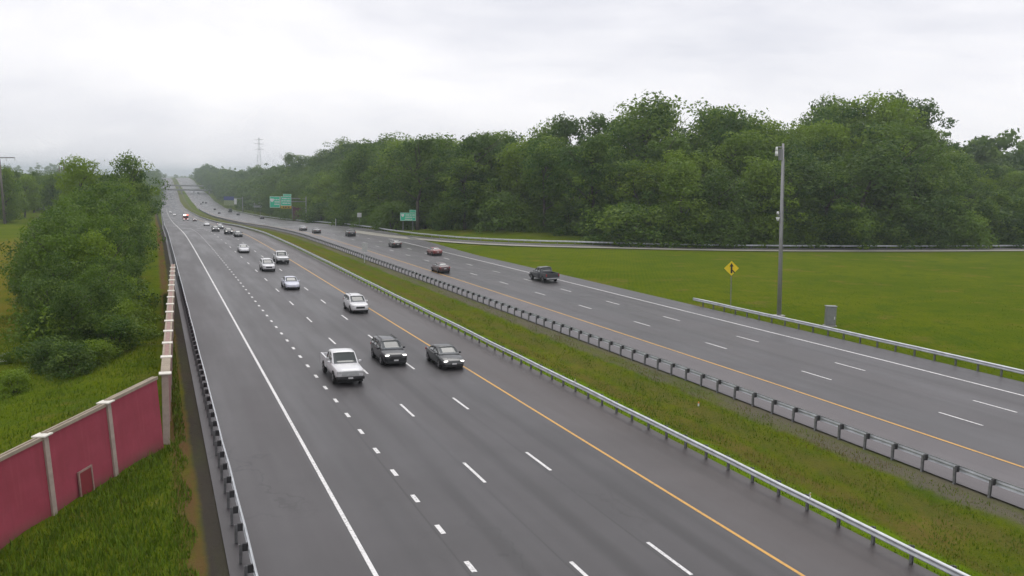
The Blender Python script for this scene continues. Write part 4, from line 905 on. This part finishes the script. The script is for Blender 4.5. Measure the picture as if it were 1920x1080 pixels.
TREES_R = [(100, 210, 20.1), (91, 238, 26.3), (87, 227, 21.3), (103, 196, 20.3), (95, 219, 21.1), (92, 205, 22.5), (88, 214, 22.1), (147.4, 217, 32.6), (175.4, 182.8, 28.3), (83.7, 256.1, 18.4), (190.7, 177.6, 19.8), (109.1, 411.3, 23.1), (85.8, 316.5, 27.5), (77.6, 239.7, 24.6), (138.3, 179.8, 25.3), (182.7, 190.6, 35.8), (160, 162.2, 18.9), (146.2, 207.5, 30.2), (106.8, 562.7, 32.2), (73.4, 374.8, 17.7), (198.4, 158.1, 12.3), (125, 164.3, 19.1), (132.1, 163, 19.6), (98.1, 492.3, 33.3), (146.9, 178, 20.4), (187.1, 159.6, 11.3), (110.6, 176.9, 20.1), (83.7, 469.8, 20.1), (94.5, 416.9, 29.9), (175.9, 158.5, 12), (96.6, 581.5, 22.6), (113.4, 186.1, 23), (100.9, 474.5, 28.6), (75, 528.7, 20.9), (75.7, 218.9, 24), (252.7, 217, 14.7), (161.7, 169.3, 23), (70.1, 473.2, 22.3), (195.4, 202.9, 27), (226.2, 215.3, 28), (67.9, 284.8, 21.3), (83.3, 278.7, 19.1), (74.9, 565.6, 19.2), (151.7, 161.3, 23.1), (159.3, 184.1, 28.3), (105.7, 165.6, 18.2), (162.3, 194.6, 27.7), (124, 201.3, 23.9), (205.1, 174.9, 13.1), (76.9, 615.3, 22), (84.3, 240.8, 23.5), (242.2, 214.9, 17.3), (89.7, 281.7, 25.5), (73.5, 232.7, 18.9), (70.8, 256.8, 25.3), (170.4, 177.9, 24.8), (67.7, 327.1, 22.6), (177.8, 211.4, 24), (77.1, 626.8, 19.4), (86.6, 481.1, 21.2), (201.1, 165.4, 13.1), (64.5, 227.8, 24), (87.5, 493, 30.1), (92.4, 514.5, 23.4), (69.7, 396.4, 19.8), (168.7, 215.8, 27), (100.7, 183.3, 17.4), (89, 628.3, 29.5), (124.4, 192.1, 22), (173.2, 196.3, 33.9), (85.2, 520.4, 20.4), (81.3, 431.6, 24.6), (247.4, 196.1, 13.4), (107.6, 462, 29), (78.2, 250.6, 19.5), (94.5, 480, 25.3), (214.3, 215.7, 37.1), (86.5, 296.9, 26.9), (79.8, 269.1, 21.1), (76.7, 501.2, 20.9), (110.1, 297.3, 25), (108.2, 377.6, 25.5), (229.9, 178.3, 14.9), (105, 311, 22.4), (78.6, 390.1, 20.3), (133.3, 171.3, 19.8), (66.7, 295.8, 25.1), (169.6, 162.7, 20.6), (103.7, 590.5, 26.2), (216.8, 187.7, 13.1), (87.8, 263.2, 25.1), (86.5, 394.9, 24.8), (141.8, 202.6, 27.7), (216.7, 177.7, 13.5), (72.3, 575.2, 23.7), (195.9, 173.7, 12.2), (218.9, 200.3, 20.5), (250.7, 202.2, 14), (69.2, 307.8, 27.7), (155.3, 197.9, 22.8), (128.8, 178.5, 25), (85.1, 590.3, 20.2), (152, 191.5, 22.8), (109.6, 338.2, 21.5), (186.2, 172.8, 19.5), (115.2, 571.1, 29.1), (138.5, 215.9, 22.5), (90.9, 249.6, 24.7), (150.1, 202, 27.6), (82.3, 221.7, 18.7), (209.7, 167.5, 11.3), (217.4, 210.2, 30.4), (91.7, 257.9, 25.8), (70.5, 276.8, 23.8), (262.7, 215.8, 15.2), (98.7, 500.5, 28.2), (73.8, 337.8, 19.3), (120.8, 178, 19), (124.9, 212.9, 29.3), (114.7, 491.6, 26.6), (71.9, 603.4, 19.4), (107, 222.7, 28.7), (142.5, 187.7, 28.9), (130, 216.6, 32.5), (87.6, 197.6, 20.5), (165.6, 201, 26.1), (103.4, 230.6, 27.5), (208.9, 191, 20.4), (259.3, 201.7, 12.3), (78.3, 350.8, 22.5), (93.5, 545, 27.1), (81.4, 403.2, 20.6), (83.9, 545.8, 19.6), (168.3, 171.2, 28.6), (111.5, 422.5, 26.7), (72.1, 301.2, 23.9), (97.1, 325.1, 28), (183.1, 207.3, 36), (83.6, 338.9, 22.2), (111.3, 584.5, 30.5), (141, 160.4, 18.6), (226.3, 192.5, 13.1), (80.9, 230.8, 19.4), (77.6, 296.4, 27.3), (114.1, 165.1, 15.8), (135.4, 198.3, 25.4), (178, 174.2, 28.6), (103.6, 304.9, 20.2), (106.1, 632.2, 25.7), (96.2, 399.1, 25.5), (184.1, 182.2, 26.5), (97, 197.6, 20.2), (92.7, 565.1, 22.2), (76.7, 488.6, 19.7), (76.1, 457.9, 20.4), (111.3, 482, 26.5), (94.6, 186.7, 22.9), (101.4, 176.7, 17.8), (98.4, 552.2, 24.4), (117.2, 209.2, 28.3), (77.6, 315.7, 27.4), (72.1, 247.6, 18.6), (98.3, 380, 30.2), (114.2, 637.5, 27.4), (114.1, 220.1, 29.5), (77, 326.5, 23.7), (227.1, 199.9, 16.2), (108.9, 367.1, 26.1), (99.3, 272.1, 21.6), (91.7, 446.8, 24.5), (75.2, 449.6, 18.8), (175.2, 205.7, 32.9), (76.1, 425, 21), (98.8, 358.1, 28.1), (152.4, 182.3, 24.6), (210.9, 207.4, 34.3), (107, 506.9, 31.6), (69.8, 385.2, 20), (162.1, 209, 27), (108.2, 264.1, 22.1), (218.1, 166.4, 12.5), (200.6, 207.8, 32.6), (91.2, 367.5, 29), (239.6, 193.9, 15), (101.3, 538.7, 24.8), (236, 200.6, 16.5), (68.6, 344.5, 17.8), (90.8, 608.3, 20.5), (82.2, 371.1, 21.4), (109.9, 212.6, 23.8), (221.9, 173.3, 14.7), (254.7, 209.8, 16), (71.6, 514.3, 18.7), (115.9, 198.6, 32.2), (83, 322.4, 29.1), (73.4, 592.4, 20.6), (80.6, 302.4, 20.8), (87.9, 273.8, 20), (74, 435.3, 18), (231.6, 207.7, 13.9), (189.4, 192.5, 32), (206.9, 182.7, 15.2), (101.8, 602.6, 26.8), (74, 410.6, 20.2), (89.3, 572.8, 26.7), (97.2, 225, 24.4), (84.6, 329, 28.7), (72.7, 213.3, 17.5), (185.9, 213.9, 31.9), (107.8, 281.5, 27.3), (99.8, 530.1, 25.6), (81.5, 635.6, 20.4), (130.9, 188.8, 30.6), (191.8, 217.6, 27.5), (93.6, 462.9, 30.7)]
TREES_L = [(-17.1, 171.9, 7.2), (-7.4, 86.3, 7.4), (-4.9, 78.8, 5.6), (-5.5, 146.6, 12.5), (-18.8, 193.4, 6.4), (-6.2, 75.9, 5.7), (-22.5, 209.6, 3.5), (-11.5, 153.8, 12.1), (-10.5, 229.7, 12.7), (-6.6, 137.8, 10.5), (-26.3, 317.5, 6), (-28.3, 312.4, 3.7), (-13.8, 184.9, 11.1), (-13.4, 148, 9.9), (-7.8, 93.8, 9.5), (-5.8, 157.2, 11.1), (-9.2, 97.2, 10), (-8.8, 113.1, 11.5), (-21.1, 373.9, 12.1), (-13.2, 178.5, 11.2), (-11.7, 259.2, 12), (-9, 253.1, 11.4), (-10.6, 242.9, 12.7), (-9.8, 282.6, 12.5), (-8, 79.8, 6.7), (-6.1, 211.3, 13.4), (-5.3, 129.5, 12.6), (-8, 107.6, 10.7), (-20.9, 345.8, 11.3), (-12.6, 264.7, 13.3), (-8.8, 195.6, 13.1), (-22.8, 270.4, 6.9), (-18.3, 206.4, 7.7), (-27.4, 349.8, 6.9), (-6.8, 234, 13), (-21.1, 229.4, 6.5), (-4.7, 92.7, 8.8), (-4.6, 105.4, 9.6), (-11, 163.1, 11.6), (-23.7, 235.2, 3.8), (-7.3, 364.5, 15.4), (-18.1, 163.2, 5.4), (-26.5, 364.8, 8.7), (-23.2, 254.4, 5.6), (-10.5, 118.7, 10.4), (-8.5, 205.7, 13.3), (-23.7, 355.9, 10.6), (-7.3, 116, 11.8), (-12.7, 126.9, 9.4), (-32.1, 374.9, 3.4), (-15.3, 214.3, 11.9), (-5.5, 242.9, 11), (-9.8, 157.8, 12.3), (-6.9, 120.9, 12.4), (-4.5, 99.2, 8.6), (-19.9, 219.1, 7), (-8.2, 180.6, 13.4), (-5.7, 189.3, 12.7), (-5.4, 169.6, 13.6), (-16.2, 155, 7.3), (-20.1, 250, 8.8), (-8.6, 101.4, 10.5), (-5.6, 163.9, 11.5), (-29.4, 369.3, 5.9), (-14.3, 313.5, 13.2), (-24.4, 263.8, 4.7), (-6.2, 200.9, 13.9), (-14.4, 151.8, 8.9), (-8.8, 128.1, 11.8), (-11.1, 288.7, 13.2), (-8.5, 276.8, 12.5), (-5.4, 102.5, 10.6), (-9.6, 318.1, 14.3), (-14.5, 320.5, 13.1), (-15.2, 360.1, 14.5), (-27.1, 297.4, 4.1), (-16.6, 287.5, 11.4), (-4.6, 87.4, 7.3), (-10.5, 218.2, 13), (-5.7, 327.2, 15.9), (-17, 242.4, 11.1), (-13.6, 135.3, 8.3), (-24.1, 223, 2.7), (-28.5, 329.1, 4.5), (-22.1, 242.3, 5.9), (-11.2, 303.2, 12.4), (-13.4, 168.2, 10.7), (-10.9, 137.4, 11.6), (-10.8, 109.9, 10.3), (-9.3, 144.2, 11.9), (-5.6, 263.6, 14), (-8.1, 370.4, 16.4), (-7.6, 150, 12.2), (-13, 158.3, 10.5), (-10.7, 337.3, 13.9), (-27, 306.1, 4.6), (-11.3, 223.1, 13), (-11, 104.5, 9.2), (-4.8, 84.1, 6.2), (-17.4, 303.4, 11.6)]
TREES_B = [(-25.7, 450.3, 17.3), (-26.4, 493.4, 17.5), (-66.5, 442.4, 15.3), (-70.7, 575.9, 15.1), (-34.2, 474.1, 15.8), (-36, 461.7, 15.7), (-31.3, 427.3, 16.9), (-37.4, 546.9, 15.5), (-45.8, 385.2, 15.7), (-66.4, 486.3, 15.3), (-48.9, 441.3, 16), (-61.2, 456.5, 16.1), (-27.1, 519.2, 17.3), (-46.7, 462.4, 17.3), (-46.9, 349.6, 17.9), (-50.3, 369.7, 17.9), (-48.8, 539.2, 15.6), (-58.9, 394, 17.6), (-73.5, 562.6, 15.6), (-52.3, 555.5, 16.8), (-80.4, 534.8, 16.5), (-29.1, 581.8, 15.5), (-54.8, 404.8, 15.8), (-61.8, 604.2, 15.8), (-52, 519.9, 15.7), (-69.9, 520.3, 15.3), (-32.6, 556.6, 18.2), (-53.4, 417.9, 17.6), (-71.4, 592.2, 16), (-42.4, 571.3, 17.5), (-23.9, 404.3, 16), (-53.5, 593.4, 16.9), (-20.2, 573.9, 16.5), (-37.1, 400.6, 16.8), (-65.7, 550.2, 15.6), (-51.2, 529, 15.2), (-49.1, 330.8, 15.1), (-72.9, 611.7, 17.8), (-43.9, 478.8, 17.1), (-63.9, 500.4, 18.1), (-43.2, 511.8, 16.2), (-24.4, 439.9, 15.8), (-42.1, 524.9, 17.3), (-90, 592.2, 16.1), (-35.3, 605.8, 16.7), (-20.6, 427.4, 15.7), (-45.1, 584.1, 17.1), (-43.8, 602, 15.2), (-24.7, 463.1, 16.7), (-80.6, 596.2, 18.5), (-22.4, 473, 16.3), (-79.1, 571.7, 15.2), (-30.2, 484.4, 15.7), (-27.4, 510, 16.4), (-52.7, 485.3, 18), (-36.4, 444.7, 18), (-37.4, 504.8, 17.9), (-27.6, 536.4, 15.6), (-57.9, 381.2, 17.6), (-54.4, 580.9, 15.5), (-84.7, 543.3, 18.2), (-46.1, 339.7, 18.3), (-24.4, 601.5, 16.9), (-64.7, 512, 16.1), (-22.9, 590.2, 18), (-56.4, 362.2, 16.9), (-90, 604, 17), (-47.8, 495.3, 18), (-59, 544.2, 15.8), (-78.3, 497.6, 15.1)]
KINDS = ['broad leafy', 'tall slender', 'dark spreading', 'sparse high-crowned', 'full bright green', 'open-crowned', 'dense dark', 'yellow-green']
def zone(x, y):
    """Which findable thing the tree stands behind, by its bearing from the shoulder camera."""
    k = x / y
    for lim, nm in ((.165, 'beyond the overhead sign'), (.215, 'between the two green signs'), (.275, 'behind the small white plate'), (.345, 'behind the green guide sign'),
                    (.45, 'behind the grass patch'), (.55, 'above the dark grey pickup'), (.66, 'just before the merge sign'), (.78, 'behind the yellow merge sign'),
                    (.86, 'just behind the camera pole'), (.96, 'behind the grey cabinet'), (1.1, 'among the tallest crowns')):
        if k < lim: return nm
    return 'at its low open end'
for x, y, h in TREES_R:
    dep = y - float(np.interp(x, _rx, _ry)) if y < 235 else x - float(right_hi(y))
    front = dep < 24
    k = random.choice([2, 4, 6, 4, 6]) if front else random.choice([0, 1, 3, 5, 3, 5, 2])
    if front and .42 < x / y < .70 and random.random() < .5: k = 7
    row = "in the wood's front row" if front else ('deep in the wood' if dep < 42 else 'at the back of the wood')
    tree(x, y, h, k, '%s tree %s, %s' % (KINDS[k], row, zone(x, y)), 'trees %s' % zone(x, y), 1.18 if front else 1.05)
for i, (x, y, h) in enumerate(TREES_L):
    k = random.choice([2, 6, 2, 6, 4]) if y < 200 else random.choice([0, 1, 2, 5])
    near = y < 120
    pl_ = 'beside the sound wall' if x > -6 else 'toward the field'
    tree(x, y, h, k, ('%s bushy tree %s the thicket %s' % (KINDS[k], 'at the near foot of' if y < 88 else 'midway in' if y < 104 else 'at the rear of', pl_) if near else '%s tree of the grove beyond the sound wall, %s' % (KINDS[k], 'near the guardrail' if x > -9 else 'toward the field')), 'thicket trees behind the sound wall' if near else 'grove trees beyond the sound wall', .92)
tree(-13.6, 202, 19.2, 5, 'tall tree standing above the grove with a ragged top', None, .8)
tree(-4.4, 205, 18.2, 0, 'rounded tree rising at the road end of the grove', None, .75)
for x, y, h in TREES_B:
    k = random.choice([0, 1, 2, 4]); q = x / y; pl_ = 'near the tall utility pole' if q < -.105 else ('near the two slim poles' if q < -.06 else 'near the grove')
    tree(x, y, h, k, 'hazy %s tree of the far wood %s' % (KINDS[k], pl_), 'far wood across the field', 1.0)
# shrubs along the wood's edge
E1 = []
for i in range(70):
    x = 92 + (300 - 92) * i / 69 + random.uniform(-2, 2); y = float(np.interp(x, _rx, _ry)) + random.uniform(7.5, 14); E1.append((x, y))
for i in range(15):
    x = 70 + 34 * i / 14 + random.uniform(-1, 1); E1.append((x, 217 + random.uniform(-3, 2) - max(0, x - 86) * 1.25))
E1 += [(83, 203), (86, 200), (89.5, 197), (93, 193), (96.5, 189), (80, 207), (99.5, 185), (103, 181), (91, 201), (98, 194)]
for i in range(26):
    y = 245 + 300 * i / 25; E1.append((float(right_hi(y)) + random.uniform(4, 7.5), y))
for x, y in E1:
    sh, sk = random.uniform(4.5, 10.5), random.random() < .5
    shrub(x, y, sh, '%s %s shrub at the edge of the wood, %s' % ('low' if sh < 6.5 else 'middling' if sh < 8.5 else 'tall', 'dark' if sk else 'bright green', zone(x, y)), 'shrubs along the edge of the wood', sk, random.uniform(.9, 1.3))
for x, y, h in ((-3.2, 76, 3.2), (-5.8, 70, 2.6), (-7.3, 73, 2.8), (-3.2, 82, 3.8), (-6.6, 78, 4.6), (-4.0, 92, 4.8), (-5.0, 103, 5), (-8.9, 66.5, 1.7), (-4.2, 72, 2.0), (-5.4, 116, 5)):
    dk = random.random() < .5
    shrub(x, y, h, '%s %s shrub at the foot of the thicket %s' % ('knee-high' if h < 2.1 else 'low' if h < 3.5 else 'tall', 'dark' if dk else 'bright green', 'beside the sound wall' if x > -5 else 'toward the field'), 'shrubs at the foot of the thicket', dk, 1.1)
# pale-flowered bush in the field
fb = empty('flowering_bush', (-11.0, 78.5, float(gz(-11, 78.5)))); o = obj('foliage', BUSH, fb); o.scale = (.9, .9, 1.0)
V, F, Hh = leaf_cloud(90, 7, 16, .05, 'bush', .5, .85); o = obj('blossom', leaf_mesh('blossom', V, F, Hh, plain('pale_blossom', (.62, .63, .55), .8)), fb)
tag(fb, 'small bush with white blossom in the grass at the field edge', 'bush')
# far woods that read as one mass
def far_wood(name, spots, label):
    r = np.random.default_rng(5); VV, FF, HH = [], [], []; n = 0
    base = [leaf_cloud(100 + i, 24, 30, .032, 'round', .32, .9) for i in range(4)]
    for i, (x, y, h) in enumerate(spots):
        V, F, Hh = base[i % 4]; a = r.uniform(0, 6.28); c, s = np.cos(a), np.sin(a); w_ = h * r.uniform(.9, 1.2)
        X = V[:, 0] * w_; Y = V[:, 1] * w_
        VV.append(np.stack([X * c - Y * s + x, X * s + Y * c + y, V[:, 2] * h + float(gz(x, y))], 1)); FF.append(F + n); HH.append(np.clip(Hh + r.normal(0, .12), 0, 1)); n += len(V)
    o = obj(name, leaf_mesh(name, np.concatenate(VV), np.concatenate(FF), np.concatenate(HH), M['leaf_dark'])); tag(o, label, 'wood', kind='stuff'); return o
r = np.random.default_rng(8); S = []
for y in np.arange(600, 1650, 9): 
    for k in range(2):
        yy = y + r.uniform(-4, 4); S.append((float(right_hi(yy)) + 6 + 12 * k + r.uniform(0, 9), yy, r.uniform(17, 25)))
far_wood('far_woodland', S, 'hazy far wood along the distant outbound lanes')
S = []
for y in np.arange(380, 1650, 11):
    for k in range(2):
        yy = y + r.uniform(-5, 5); S.append((float(left_lo(yy)) - 5 - 11 * k - r.uniform(0, 8), yy, r.uniform(13, 18) if yy < 900 else r.uniform(14, 20)))
far_wood('far_woodland', S, 'hazy far wood along the distant oncoming lanes')
S = [(r.uniform(-900, 1500), r.uniform(1750, 2300), r.uniform(18, 30)) for _ in range(330)]
S = [(x, y, h if abs(x - 40) > 170 else h * .3) for x, y, h in S]; S += [(r.uniform(-330, -30), r.uniform(640, 900), r.uniform(14, 19)) for _ in range(160)]
far_wood('far_woodland', S, 'faint blue-grey wood on the horizon')
S = [(r.uniform(270, 620), r.uniform(250, 420), r.uniform(27, 34)) for _ in range(190)]
far_wood('far_woodland', S, 'pale hazy wood behind the open end of the tree line')

# ------------------------------------------------------------------ grass
def blades(name, label, n, rect, hmin, hmax, seed, keep=None, tint=None):
    r = np.random.default_rng(seed); x = r.uniform(rect[0], rect[1], n); y = r.uniform(rect[2], rect[3], n)
    if keep is not None: k = keep(x, y); x, y = x[k], y[k]
    n = len(x); z = gz(x, y); h = r.uniform(hmin, hmax, n) * (0.6 + .8 * r.random(n) ** 2); a = r.uniform(0, 6.28, n); w_ = .018 + h * .05; l_ = h * r.uniform(.1, .6, n); b2 = a + r.uniform(-1, 1, n) + 1.57
    p0 = np.stack([x - np.cos(a) * w_, y - np.sin(a) * w_, z - .03], 1); p1 = np.stack([x + np.cos(a) * w_, y + np.sin(a) * w_, z - .03], 1); p2 = np.stack([x + np.cos(b2) * l_, y + np.sin(b2) * l_, z + h], 1)
    V = np.stack([p0, p1, p2], 1).reshape(-1, 3); F = np.arange(len(V)).reshape(-1, 3)
    o = obj(name, leaf_mesh(name, V, F, np.clip(r.normal(.32, .16, n) + (tint(x, y) if tint else 0), 0, 1), M['blade'])); tag(o, label, 'grass', kind='stuff')
def in_front(x, y):   # road side of the angled wall
    px_, py_ = x - .2, y - 47.75; return (px_ * dd.y - py_ * dd.x < -.25) & (x < 1.1 + .2 * np.sin(y * 1.3))
def behind(x, y):
    px_, py_ = x - .2, y - 47.75; return (px_ * dd.y - py_ * dd.x > .3) & (x < .0)
blades('verge_grass', 'tall green grass below the wine red wall', 90000, (-7, 1.4, 22, 110), .1, .34, 1, lambda x, y: ((y < 48) & in_front(x, y)) | ((y >= 48) & (x > .75) & (x < 1.3)))
blades('bank_grass', 'grass on the bank behind the sound wall', 60000, (-22, 0, 33, 110), .08, .26, 2, behind)
blades('median_grass', 'grass in the median between the guardrails', 60000, (26.2, 34.2, 16, 140), .04, .16, 3, lambda x, y: np.random.default_rng(9).random(len(x)) > sstep((y - 35) / 100), lambda x, y: .14 * np.sin(x * 2.3 + y * .21) * np.sin(y * .33 + x * .6) + .12 * (x < 28) + .22 * np.exp(-((x - 29.6 - .6 * np.sin(y * .15)) / .8) ** 2) + .30 * (x > 33) + .2 * (np.sin(y * .19 + 1) > .75))
blades('gore_grass', 'mown grass between the highway and the on-ramp', 60000, (54.5, 110, 30, 150), .05, .15, 4, lambda x, y: (np.random.default_rng(9).random(len(x)) > sstep((y - 50) / 90)) & (y < np.interp(x, _rx, _ry) - 6))

# ------------------------------------------------------------------ haze
hz = MB().box(-6100, 6100, -320, 9100, -21, 62).obj('haze', None); hz.data.materials.clear()
m = bpy.data.materials.new('haze'); m.use_nodes = True; t = m.node_tree; t.nodes.clear()
o_ = t.nodes.new('ShaderNodeOutputMaterial'); pv = t.nodes.new('ShaderNodeVolumePrincipled'); pv.inputs['Color'].default_value = (.74, .83, .87, 1); pv.inputs['Density'].default_value = .00025
pv.inputs['Anisotropy'].default_value = .2
t.links.new(pv.outputs[0], o_.inputs['Volume']); hz.data.materials.append(m); tag(hz, 'thin grey haze of the damp air', 'haze', kind='stuff')
